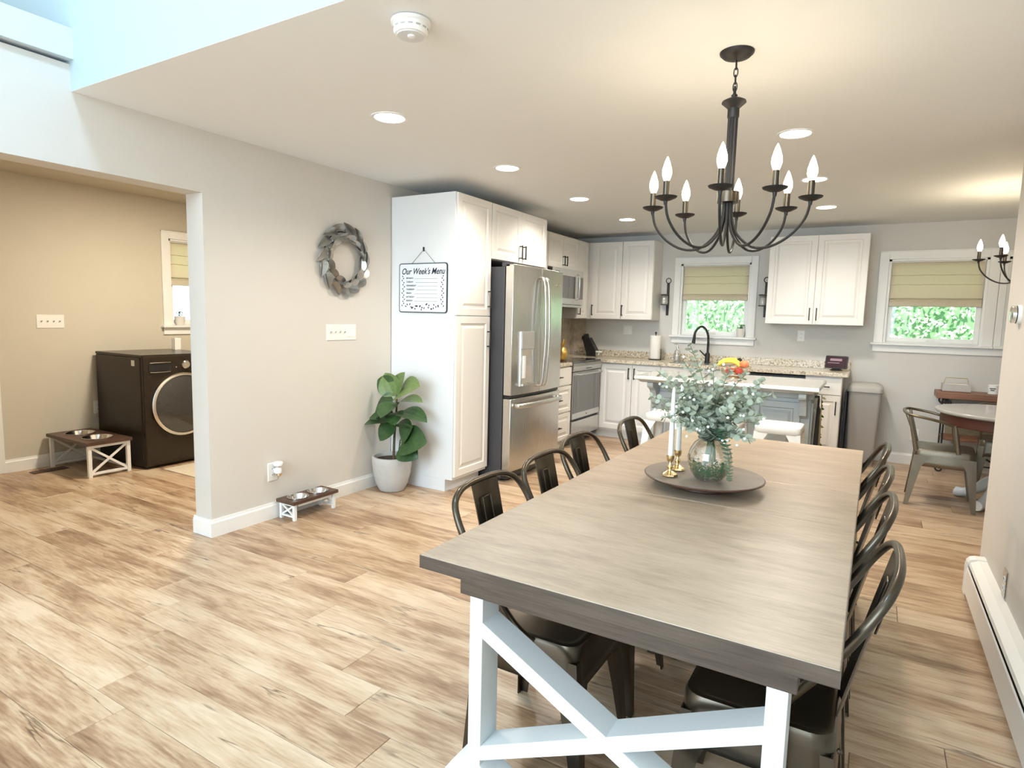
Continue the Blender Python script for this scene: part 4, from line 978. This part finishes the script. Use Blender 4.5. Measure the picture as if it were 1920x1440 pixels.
# offsets from the pot centre: x right, y towards the camera is negative
for base, tip, up, kd, ws in [
    (B(.74), (-.05, -.05, .93), (.1, -1, .4), 1, 1.1), (B(.76), (.10, -.03, .95), (-.3, -1, .5), 1, 1.1), (B(.76), (.29, -.10, .90), (-.2, -.8, .9), 1, 1.0),
    (B(.74), (-.16, -.08, .62), (-.7, -.8, .3), 0, 1.25), (B(.80), (-.12, -.06, .88), (-.4, -1, .4), 0, 1.1), (B(.72), (.05, -.20, .66), (0, -.6, .9), 0, 1.1),
    (B(.70), (.30, -.04, .79), (.1, -.3, 1), 1, .7), (B(.64), (.14, -.15, .60), (.2, -.8, .6), 0, 1.1), (B(.62), (.36, -.06, .665), (.1, -.35, 1), 0, .75),
    (B(.60), (-.15, -.10, .62), (-.1, -.6, 1), 0, 1.0), (B(.56), (-.17, -.14, .585), (-.2, -.5, 1), 0, .9), (B(.56), (-.03, -.13, .44), (0, -1, .4), 0, 1.1),
    (B(.54), (.22, -.06, .57), (0, -.5, 1), 0, .8), ((.10, -.02, .40), (.36, -.10, .47), (.1, -.9, .6), 0, 1.15), ((.10, -.02, .42), (.22, -.08, .545), (.0, -1, .5), 0, 1.1),
    ((.10, -.03, .38), (.30, -.10, .335), (.3, -.9, .4), 0, 1.15)]:
    fig(base, tip, up, kd, ws)

bpy.context.view_layer.update()
for o in [c for c in t.children if c.name.startswith('leaf')]:
    mx_ = min((o.matrix_world @ v.co).x for v in o.data.vertices); my_ = max((o.matrix_world @ v.co).y for v in o.data.vertices)
    if mx_ < XW+.006: o.location.x += XW+.006-mx_
    if my_ > 3.838: o.location.y -= my_-3.838

# ------------------------------------------------------------------ raised pet feeders
def board(L, D, z0, z1, cxs, r):
    b = MB(); n = 32; edges = [-L/2]+[(cxs[i]+cxs[i+1])/2 for i in range(len(cxs)-1)]+[L/2]
    for i, cx in enumerate(cxs):
        x0, x1 = edges[i], edges[i+1]; an = sorted([2*PI*k/n for k in range(n)]+[math.atan2(yy, xx-cx) % (2*PI) for xx in (x0, x1) for yy in (-D/2, D/2)])
        out = []; inn = []
        for a in an:
            c, s = math.cos(a), math.sin(a); k = min([(x1-cx)/c if c > 1e-9 else 9, (x0-cx)/c if c < -1e-9 else 9, D/2/abs(s) if abs(s) > 1e-9 else 9])
            out.append((cx+k*c, k*s)); inn.append((cx+r*c, r*s))
        m_ = len(an)
        vs = [(x, y, z) for z in (z0, z1) for P_ in (out, inn) for x, y in P_]
        fs = []
        for k in range(m_):
            q = (k+1) % m_
            fs += [(k, q, m_+q, m_+k), (2*m_+k, 3*m_+k, 3*m_+q, 2*m_+q), (m_+k, m_+q, 3*m_+q, 3*m_+k), (k, 2*m_+k, 2*m_+q, q)]
        b.add(vs, fs)
    return b
def feeder(label, loc, L, D, H, rz, group, bowls, sizes, rail=True, mtw=DARKW):
    t = thing('pet_feeder', label, 'pet feeder', loc, rz, group)
    th = .026 if H > .2 else .022; lw = .028 if H > .2 else .022
    board(L, D, H-th, H, bowls, sizes).build('top_board', mtw, t)
    for sx in (-1, 1):
        x0 = sx*(L/2-.015) - (lw if sx > 0 else 0)
        x1 = x0+lw
        for sy in (-1, 1):
            y0 = sy*(D/2-.012)-(lw if sy > 0 else 0)
            MB().box(x0, x1, y0, y0+lw, 0, H-th).build('leg', TRIM, t, bevel=.0015)
        ya, yb = -D/2+.012+lw, D/2-.012-lw
        xm = (x0+x1)/2; zt_ = H-th; rb = .018 if H > .2 else .012
        MB().box(x0+.003, x1-.003, ya, yb, zt_-rb*1.3, zt_).build('top_rail', TRIM, t)
        MB().box(x0+.003, x1-.003, ya, yb, .02, .02+rb).build('bottom_rail', TRIM, t)
        MB().beam((xm, ya, .02+rb), (xm, yb, zt_-rb*1.3), rb, .010, up=(1, 0, 0)).build('cross_brace', TRIM, t)
        MB().beam((xm+.001, yb, .02+rb), (xm+.001, ya, zt_-rb*1.3), rb, .010, up=(1, 0, 0)).build('cross_brace', TRIM, t)
    if rail: MB().box(-L/2+.05, L/2-.05, -D/2+.016, -D/2+.028, H-th-.02, H-th).build('front_rail', TRIM, t)
    else: MB().box(-L/2+.05, L/2-.05, D/2-.03, D/2-.016, .03, .05).build('back_rail', TRIM, t)
    return t
def bowl(label, loc, r, h, group):
    t = thing('metal_bowl', label, 'bowl', loc, 0, group)
    MB().lathe([(r+.006, .002), (r, .005), (r*.93, -h*.3), (r*.78, -h*.9), (r*.6, -h), (.001, -h)], seg=32, caps=False).build('shell', CHROME, t, smooth=True, solid=.0012)
    MB().sweep([((r+.004)*math.cos(k*PI/16), (r+.004)*math.sin(k*PI/16), .004) for k in range(32)], .0035, .0025, 6, closed=True).build('rim', CHROME, t, smooth=True)
feeder('small low pet feeder stand with dark top against the left wall', (-3.335, 2.878, 0), .395, .175, .135, PI/2, None, (-.088, .087), .0665)
bowl('steel bowl in the small pet feeder, nearer the wall corner', (-3.335, 2.79, .1352), .066, .035, 'steel bowls in the small feeder')
bowl('steel bowl in the small pet feeder, nearer the potted fig', (-3.335, 2.965, .1352), .066, .035, 'steel bowls in the small feeder')
feeder('large tall pet feeder stand with dark top in the laundry room', (-5.785, 2.625, 0), .70, .355, .295, 0, None, (-.155, .145), .1085, rail=False)
bowl('steel bowl in the large pet feeder, nearer the laundry wall', (-5.94, 2.625, .2952), .108, .06, 'steel bowls in the large feeder')
bowl('steel bowl in the large pet feeder, nearer the doorway', (-5.64, 2.625, .2952), .108, .06, 'steel bowls in the large feeder')

# ------------------------------------------------------------------ washer
t = thing('washing_machine', 'dark brown front-loading washing machine in the laundry room', 'washing machine', (-5.75, 3.20, 0))
wy0, wy1 = 2.868, 3.555
MB().box(-6.13, -5.395, wy0, wy1, .02, .975).build('body', WASH, t, wc=True, bevel=.008)
MB().box(-6.13, -5.37, wy0-.002, wy1+.002, .976, 1.0).build('lid', WASHF, t, wc=True, bevel=.006)
MB().box(-5.395, -5.355, wy0+.004, wy1-.004, .02, .99).build('front_panel', WASHF, t, wc=True, bevel=.012)
cy, cz = 3.212, .55; FX = face_x(-5.352, cy, cz)
MB(FX).lathe([(.285, 0), (.285, .018), (.270, .028), (.262, .028), (.258, .018)], seg=48, caps=False).build('door_ring', CHROME, t, wc=True, smooth=True)
MB(FX).lathe([(.262, -.004), (.262, .018), (.20, .034), (.10, .040), (.001, .041)], seg=48, caps=False).build('door', OVENG, t, wc=True, smooth=True)
o = MB().box(-5.356, -5.350, wy0+.05, wy0+.24, .855, .925).build('detergent_drawer', BLACKP, t, wc=True, bevel=.002)
MB().sweep([(-5.350, wy0+.06, .93), (-5.343, wy0+.10, .932), (-5.343, wy0+.19, .932), (-5.350, wy0+.24, .93)], .005, seg=6).build('upper_trim', CHROME, o, wc=True, smooth=True)
MB().sweep([(-5.350, wy0+.06, .85), (-5.343, wy0+.10, .848), (-5.343, wy0+.19, .848), (-5.350, wy0+.24, .85)], .004, seg=6).build('lower_trim', CHROME, o, wc=True, smooth=True)
MB(face_x(-5.354, cy+.03, .905)).lathe([(.040, 0), (.038, .02), (.030, .028), (.001, .029)], seg=28).build('dial', CHROME, t, wc=True, smooth=True)
MB(face_x(-5.354, wy0+.29, .885)).lathe([(.007, 0), (.006, .005), (.001, .006)], seg=12).build('button', CHROME, t, wc=True)
MB().box(-5.53, -5.48, wy0-.0015, wy0, .90, .95).build('sticker', CREAM, t, wc=True)
MB().box(-6.0, -5.5, wy0-.001, wy0+.0, .985, .99).build('lid_seam', BLACKP, t, wc=True)
for xx in (-6.08, -5.42):
    for yy in (wy0+.05, wy1-.05): MB().lathe([(.022, 0), (.022, .02)], (xx, yy, 0), 12).build('foot', BLACKP, t, wc=True)
# detergent box on washer edge, window plant, rug
t = thing('supply_box', 'small white box standing on the washer top by the wall', 'box', (-5.95, 3.50, 1.0))
MB().box(-.03, .03, -.01, .05, 0, .10).build('carton', CREAM, t, bevel=.002); MB().box(-.031, .031, -.011, .051, .10, .115).build('lid', WHITE, t)
def sillpot(label, loc, s=1, h=.075, grp=None):
    t = thing('herb_pot', label, 'plant', loc)
    MB().lathe([(.040*s, 0), (.046*s, h*.3), (.050*s, h), (.045*s, h), (.043*s, h*.85), (.001, h*.85)], seg=24).build('pot', WPOT, t, smooth=True)
    b = MB(); rr = random.Random(4)
    for k in range(60):
        a = rr.uniform(0, 2*PI); r = rr.uniform(.0, .052)*s; p = Vector((r*math.cos(a), r*math.sin(a), h*.85+rr.uniform(.01, .055)*s)); d = Vector((math.cos(a), math.sin(a), rr.uniform(0, 1))).normalized()*.02*s
        sd = d.cross(Vector((0, 0, 1))).normalized()*.009*s; b.add([p, p+d*.5+sd, p+d, p+d*.5-sd], [(0, 1, 2, 3)])
    for k in range(14):
        a = k*.45; r = .03*s; b.add([(0, 0, h*.8), (.003, 0, h*.8), (r*math.cos(a), r*math.sin(a), h+.045*s)], [(0, 1, 2)])
    o = b.build('foliage', SAGE, t, fix=False); o['kind'] = 'stuff'
sillpot('small green plant in a white pot on the sink window sill', (-1.335, YB-.0+.0-.005, zs+.0005), 1.0, .10)
sillpot('small plant in a white pot on the laundry window sill', (-6.175, 3.70, zs+.0005), 1.0, .09)
t = tag(MB().box(-5.26, -4.0, 2.96, 3.75, .0005, .010).build('rug', RUGM, bevel=.004), 'beige rug in front of the washing machine', 'rug')

# ------------------------------------------------------------------ things on the counter
CZ = .9355
t = thing('paper_towel_holder', 'paper towel roll on a black upright holder left of the sink', 'paper towel', (-2.26, 7.19, CZ))
MB().lathe([(.075, 0), (.076, .006), (.070, .010)], seg=28).build('base', BLACK, t, smooth=True)
MB().sweep([(0, 0, .008), (0, 0, .315)], .006, seg=8).build('post', BLACK, t)
MB().ball((0, 0, .322), .013, 12).build('finial', BLACK, t, smooth=True)
MB().lathe([(.062, .012), (.064, .016), (.064, .286), (.062, .29), (.02, .29), (.02, .285)], seg=32).build('roll', PAPER, t, smooth=True)
MB().sweep([(.074, -.01, .008), (.074, -.01, .13)], .004, seg=6).build('tension_arm', BLACK, t)
t = thing('soap_dispenser', 'clear glass soap dispenser left of the faucet', 'soap dispenser', (-2.0, 7.22, CZ))
MB().lathe([(.036, 0), (.038, .006), (.038, .09), (.030, .12), (.014, .135), (.014, .15)], seg=24, caps=False).build('bottle', GLASS, t, smooth=True, solid=.002)
MB().lathe([(.035, .004), (.035, .06), (.001, .06)], seg=24).build('soap', mat('clear_soap', (.75, .75, .70), .3), t, smooth=True)
MB().lathe([(.016, .148), (.016, .165), (.006, .170), (.006, .195)], seg=16).sweep([(0, 0, .195), (-.01, -.01, .20), (-.035, -.03, .196)], .005, seg=8).build('pump', CHROME, t, smooth=True)
t = thing('faucet', 'black gooseneck kitchen faucet under the sink window', 'faucet', (-1.655, 7.24, CZ))
MB().lathe([(.034, 0), (.034, .006), (.027, .012), (.027, .10), (.022, .11)], seg=24).build('base', BLACK, t, smooth=True)
MB().sweep(crv([(0, 0, .10), (0, 0, .25), (-.008, -.01, .33), (-.045, -.025, .40), (-.095, -.045, .405), (-.135, -.065, .35), (-.143, -.07, .30)], 6), .0135, seg=12).build('neck', BLACK, t, smooth=True)
MB().sweep([(-.142, -.07, .31), (-.150, -.072, .215)], [.016, .021], seg=12).build('spray_head', BLACK, t, smooth=True)
MB().sweep([(-.02, -.015, .075), (-.085, -.03, .14)], [.010, .007], seg=8).build('lever', BLACK, t, smooth=True)
t = thing('sink', 'stainless undermount sink behind the island', 'sink', (-1.65, 7.0, CZ))
MB().rings([rr2(.66, .40, .05, .001), rr2(.64, .38, .045, .001), rr2(.63, .37, .04, -.001)], caps=True).build('rim', STEEL, t)
t = thing('knife_block', 'black knife block in the corner of the counter', 'knife block', (-3.06, 7.20, CZ), PI)
MB().prism([(-.06, 0), (.07, 0), (.13, .19), (.05, .235), (-.06, .06)], -.05, .05, 'xz').build('block', BLACKP, t, bevel=.004)
for i in range(3):
    for j in range(2):
        p = Vector((.075+.032*i-.01*j, -.028+.056*j-(.005*i), .195-.006*i)); d = Vector((.32, 0, 1)).normalized()
        MB().beam(p, p+d*(.09 if i < 2 else .07), .016, .022, up=(0, 1, 0)).build('knife_handle', BLACK, t, bevel=.004)
MB().sweep([(-.0+.13+.018*math.cos(a*PI/6), .04, .225+.025*math.sin(a*PI/6)) for a in range(12)], .004, closed=True, seg=6).build('scissor_grip', BLACK, t, smooth=True)
t = thing('small_canister', 'small grey lidded jar in front of the knife block', 'jar', (-2.93, 7.06, CZ))
MB().lathe([(.038, 0), (.040, .004), (.040, .055), (.036, .060)], seg=24).build('jar_body', CHROME, t, smooth=True); MB().lathe([(.041, .060), (.041, .072), (.036, .076), (.001, .077)], seg=24).build('lid', CREAM, t, smooth=True)
t = thing('pineapple_ornament', 'gold pineapple ornament beside the range', 'ornament', (-2.86, 5.90, CZ))
MB().lathe([(.045, 0), (.048, .01), (.030, .022)], seg=20).build('base', DARKW, t, smooth=True)
b = MB(); rs = []
for i in range(11):
    u = i/10; r = .012+.040*math.sin(PI*(.08+.84*u))**.8; rs.append([(r*(1+.05*((k+i) % 2))*math.cos(2*PI*k/16), r*(1+.05*((k+i) % 2))*math.sin(2*PI*k/16), .02+.14*u) for k in range(16)])
b.rings(rs); b.build('fruit_body', GOLD, t, smooth=True)
for k in range(9):
    a = k*2.4; L = .07 if k < 5 else .10; d = Vector((math.cos(a)*.4, math.sin(a)*.4, 1 if k > 4 else .8)).normalized()
    b = MB(); b.beam(Vector((0, 0, .155)), Vector((0, 0, .155))+d*L*.6, .014, .004).beam(Vector((0, 0, .155))+d*L*.6, Vector((0, 0, .155))+d*L, .006, .003); b.build('crown_leaf', GOLD, t)
t = thing('wood_utensil_rest', 'small brown wooden board under the gold pineapple', 'board', (-2.87, 5.90, CZ))
bpy.data.objects.remove(t)
t = thing('smart_display', 'small tablet display on a stand at the counter end', 'display', (-.325, 7.12, CZ), math.radians(-8))
MB().lathe([(.060, 0), (.062, .004), (.045, .018), (.030, .024)], (0, .02, 0), 28).build('base', BLACKP, t, smooth=True)
TM = Matrix.Translation((0, -.02, .022)) @ Matrix.Rotation(math.radians(-16), 4, 'X') @ frame((0, 0, 0), (1, 0, 0), (0, 0, 1), (0, -1, 0))
MB(TM).rings([[(x, y+.068, z) for x, y in rrect(.105, .066, .014)] for z in (-.014, 0)]).build('case', BLACKP, t)
MB(TM).box(-.092, .092, .014, .122, .0003, .0012).build('screen', SCREEN, t)
MB(TM).box(-.08, .03, .055, .062, .0013, .0016).box(-.06, .05, .08, .105, .0013, .0015).build('screen_lettering', SCRB, t)

# fruit basket on the island
ITZ = .9205
t = thing('wire_fruit_basket', 'wire fruit basket on the kitchen island', 'basket', (-1.05, 5.66, ITZ))
for r, z in ((.075, .003), (.115, .045), (.14, .095)):
    MB().sweep([(r*math.cos(a*PI/14), r*math.sin(a*PI/14), z) for a in range(28)], .0025, closed=True, seg=6).build('hoop', BRASS, t, smooth=True)
for k in range(14):
    a = 2*PI*k/14; MB().sweep([(r*math.cos(a), r*math.sin(a), z) for r, z in ((.0, .003), (.075, .003), (.115, .045), (.14, .095))], .0018, seg=5).build('wire', BRASS, t)
def fruit(name, label, cat, loc, r, mt, grp, sz=.92):
    t = thing(name, label, cat, loc, 0, grp)
    MB().lathe([(r*.12, -r*sz*.86)]+[(r*math.sin(PI*i/10), -r*sz*math.cos(PI*i/10)) for i in range(1, 10)]+[(r*.12, r*sz*.80)], seg=18).build('flesh', mt, t, smooth=True)
    MB().sweep([(0, 0, r*sz*.78), (.003, 0, r*sz+.010)], .0018, seg=5).build('stem', STEM, t)
fruit('apple', 'dark red apple low at the right front of the basket', 'apple', (-1.0, 5.575, ITZ+.062), .037, RED, 'fruit in the island basket')
fruit('apple', 'dark red apple at the front middle of the basket', 'apple', (-1.075, 5.565, ITZ+.060), .036, RED, 'fruit in the island basket')
fruit('peach', 'orange peach on top at the right of the basket', 'peach', (-.968, 5.63, ITZ+.120), .040, ORG, 'fruit in the island basket')
fruit('peach', 'orange-red peach under the bananas in the basket', 'peach', (-1.04, 5.70, ITZ+.055), .040, ORG, 'fruit in the island basket')
fruit('pear', 'dark pear standing behind the orange peach', 'pear', (-1.02, 5.69, ITZ+.135), .026, CLOTHK, 'fruit in the island basket', 1.4)
for k, (dy, dz, l) in enumerate(((0, 0, 'yellow banana at the front of the bunch on top of the fruit'), (.036, .012, 'yellow banana in the middle of the bunch'), (.07, .018, 'yellow banana at the back of the bunch'))):
    t = thing('banana', l, 'banana', (-1.09, 5.62+dy, ITZ+.115+dz), .15*k, 'fruit in the island basket')
    pts = crv([(-.10, 0, -.015), (-.055, 0, .012), (0, 0, .022), (.055, 0, .012), (.095, 0, -.018)], 5)
    MB().sweep(pts, [.005]+[.015]*(len(pts)-2)+[.006], seg=7).build('peel', YEL, t, smooth=True)
    MB().sweep([(-.10, 0, -.015), (-.118, 0, -.008)], .005, seg=6).build('stalk', STEM, t)

# ------------------------------------------------------------------ trash can
t = thing('trash_can', 'tall grey kitchen trash can beside the counter end', 'trash can', (-.045, 7.15, 0))
b = MB(); rs = []
for z, w, d in ((0, .115, .13), (.02, .12, .135), (.74, .145, .165)): rs.append([(x, y, z) for x, y in rrect(w, d, .03)])
b.rings(rs); b.build('bin_body', CANG, t, smooth=True)
b = MB(); rs = []
for z, k in ((.74, 1), (.745, 1.08), (.785, 1.08), (.80, 1.02), (.825, .8), (.832, .4), (.834, .05)): rs.append([(x*k, y*k, z) for x, y in rrect(.145, .165, .04)])
b.rings(rs); b.build('lid', mat('grey_lid', (.42, .41, .38), .4), t, smooth=True)
MB().box(-.06, .06, -.20, -.12, .01, .035).build('pedal', BLACKP, t, bevel=.004)
MB().box(-.175, -.152, -.17, .17, .0, .735).build('shadow_strip', BLACKP, t, bevel=.004)  # black strip added for the shaded gap between can and cabinet

# ------------------------------------------------------------------ round table, armchairs, console
t = thing('round_table', 'round pedestal table with dark rim and white feet at the far right', 'table', (.98, 6.05, 0))
MB().lathe([(.46, .725), (.505, .728), (.515, .738), (.515, .750), (.508, .757), (.001, .758)], seg=64).build('tabletop', mat('pale_glossy_table', (.42, .41, .38), .12, coat=.6), t, smooth=True)
MB().lathe([(.47, .64), (.475, .645), (.475, .7245), (.40, .7245)], seg=64).build('apron', mat('mahogany_apron', (.075, .022, .012), .5), t, smooth=True)
MB().lathe([(.09, .10), (.10, .14), (.055, .20), (.045, .30), (.065, .42), (.075, .50), (.05, .58), (.06, .63), (.12, .64)], seg=32).build('pedestal', TABWHITE, t, smooth=True)
for a in (150, 232, 322, 52):
    a = math.radians(a); M = Matrix.Rotation(a, 4, 'Z')
    MB(M).sweep(crv([(.03, 0, .20), (.10, 0, .19), (.18, 0, .12), (.26, 0, .06), (.32, 0, .045), (.355, 0, .047)], 4), [.045]*8+[.04]*5+[.036]*3+[.040]*4+[.010], [.045]*8+[.042]*5+[.040]*3+[.045]*4+[.012], 12, ref=(0, 0, 1)).build('foot', TABWHITE, t, smooth=True)
def armchair(label, loc, rz):
    t = thing('metal_armchair', label, 'chair', loc, rz, 'metal armchairs at the round table')
    pan_seat(t, METAL2, .455, .20)
    for sx in (-1, 1):
        for yt, yf in ((.198, .225), (-.198, -.24)):
            b = MB(); lleg(b, (sx*.206, yt, .405), (sx*.225, yf, 0), .12, lv=((0, .12), (.10, .085), (.22, .062), (.6, .046), (1, .03))); b.build('leg', METAL2, t)
    half = [(.207, .035, .655), (.225, -.02, .676), (.238, -.11, .698), (.235, -.20, .712), (.20, -.262, .722), (.10, -.285, .728), (0, -.290, .730)]
    pts = crv(half, 4); full = pts+[Vector((-p.x, p.y, p.z)) for p in pts[::-1][1:]]
    MB().sweep(full, .011, seg=8).build('arm_rail', METAL2, t, smooth=True)
    for sx in (-1, 1):
        MB().sweep(crv([(sx*.207, .035, .655), (sx*.206, .05, .64), (sx*.200, .085, .44)], 3), [.010]*4+[.016]*3, .007, 8, ref=(0, 1, 0)).build('front_post', METAL2, t, smooth=True)
        MB().sweep([(sx*.212, -.250, .718), (sx*.186, -.185, .43)], [.010, .018], [.007, .007], 8, ref=(0, 1, 0)).build('back_post', METAL2, t, smooth=True)
    b = MB(); b.rings([[(-w, yy, z), (w, yy, z), (w, yy-.004, z), (-w, yy-.004, z)] for z, yy, w in ((.44, -.185, .05), (.58, -.23, .055), (.725, -.285, .06))]); b.build('back_splat', METAL2, t)
    return t
armchair('bronze metal armchair left of the round table', (.54, 5.89, 0), -PI/2-.05)
armchair('metal armchair behind the round table, mostly hidden', (1.06, 6.66, 0), PI-.1)
t = thing('console_table', 'small wooden console table with black scrolled iron legs under the window', 'console', (.95, 7.20, 0))
MB().box(.545, 1.45, 7.03, 7.36, .735, .795).build('top_board', BROWNW, t, wc=True, bevel=.006)
MB().box(.62, 1.40, 7.06, 7.34, .34, .365).build('shelf', BROWNW, t, wc=True, bevel=.004)
MB().box(.66, 1.38, 7.335, 7.345, .365, .66).build('woven_back', WOVEN, t, wc=True)
for xx in (.62, 1.38):
    for yy in (7.06, 7.33):
        MB().beam((xx, yy, .06), (xx, yy, .735), .014, .014).build('leg', BLACK, t, wc=True)
        for zc_, dr in ((.69, -1), (.06, 1)):
            pts = [(xx+(.01+.034*(1-k/16))*math.cos(k*.52)*(1 if xx < 1 else -1), yy-.01, zc_+(.01+.034*(1-k/16))*math.sin(k*.52)) for k in range(17)]
            MB().sweep(pts, .007, seg=6).build('scroll', BLACK, t, wc=True, smooth=True)
    MB().beam((xx, 7.06, .10), (xx, 7.33, .10), .012, .012).build('side_bar', BLACK, t, wc=True)
MB().beam((.62, 7.06, .12), (1.38, 7.06, .12), .012, .012).build('front_bar', BLACK, t, wc=True)
MB().sweep(crv([(.62, 7.05, .30), (.72, 7.05, .22), (.80, 7.05, .14), (.95, 7.05, .20), (1.1, 7.05, .14), (1.38, 7.05, .30)], 5), .007, seg=6).build('scroll_bar', BLACK, t, wc=True, smooth=True)
MB().sweep(crv([(.62, 7.05, .735), (.68, 7.05, .66), (.80, 7.05, .62)], 5), .007, seg=6).build('scroll_bar', BLACK, t, wc=True, smooth=True)
t = thing('wooden_basket', 'small rectangular wooden basket with wire handle on the console', 'basket', (.70, 7.19, .7955))
b = MB().box(-.11, .11, -.09, -.078, .01, .075).box(-.11, .11, .078, .09, .01, .075).box(-.11, -.098, -.078, .078, .01, .075).box(.098, .11, -.078, .078, .01, .075); b.build('side', GREYW if 'GREYW' in globals() else POTC, t, bevel=.002)
MB().box(-.108, .108, -.088, .088, 0, .012).build('bottom', BROWNW, t)
MB().box(-.095, .095, -.07, .07, .012, .072).build('napkins', PAPER, t, bevel=.006)
MB().sweep([(-.10, 0, .06), (-.085, 0, .13), (.085, 0, .13), (.10, 0, .06)], .004, seg=6).build('handle', BRASS, t, smooth=True)
t = thing('coffee_mug', 'white mug with dark lettering on the console', 'mug', (.985, 7.16, .7955), -.3)
MB().lathe([(.035, 0), (.042, .004), (.044, .09), (.040, .09), (.038, .012), (.001, .010)], seg=28).build('cup', WHITE, t, smooth=True)
MB().sweep(crv([(.042, 0, .075), (.068, 0, .070), (.072, 0, .045), (.062, 0, .022), (.040, 0, .018)], 4), .005, seg=8).build('handle', WHITE, t, smooth=True)
MB().box(-.022, .022, -.0455, -.0435, .052, .060).box(-.016, .014, -.0455, -.0435, .036, .044).build('lettering', INK, t)

# ------------------------------------------------------------------ outdoors
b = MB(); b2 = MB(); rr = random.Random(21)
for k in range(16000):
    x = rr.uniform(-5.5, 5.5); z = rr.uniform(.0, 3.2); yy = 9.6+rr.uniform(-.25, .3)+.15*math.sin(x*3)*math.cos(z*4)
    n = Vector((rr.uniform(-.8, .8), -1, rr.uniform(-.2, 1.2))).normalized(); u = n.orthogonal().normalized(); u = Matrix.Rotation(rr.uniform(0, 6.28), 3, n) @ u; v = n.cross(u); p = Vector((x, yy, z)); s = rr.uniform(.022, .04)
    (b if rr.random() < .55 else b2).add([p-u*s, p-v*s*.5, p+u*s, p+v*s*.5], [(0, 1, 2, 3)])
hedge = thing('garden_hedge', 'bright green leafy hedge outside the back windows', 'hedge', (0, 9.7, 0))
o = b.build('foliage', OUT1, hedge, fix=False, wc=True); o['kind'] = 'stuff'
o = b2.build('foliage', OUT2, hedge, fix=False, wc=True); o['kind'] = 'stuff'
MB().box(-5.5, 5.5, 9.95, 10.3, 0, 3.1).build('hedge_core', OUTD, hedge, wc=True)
struct(MB().box(-20, 20, 7.6, 30, -.3, -.1).box(-20, -6.4, -10, 7.6, -.3, -.1).build('ground', LAWN), 'lawn outside the house')
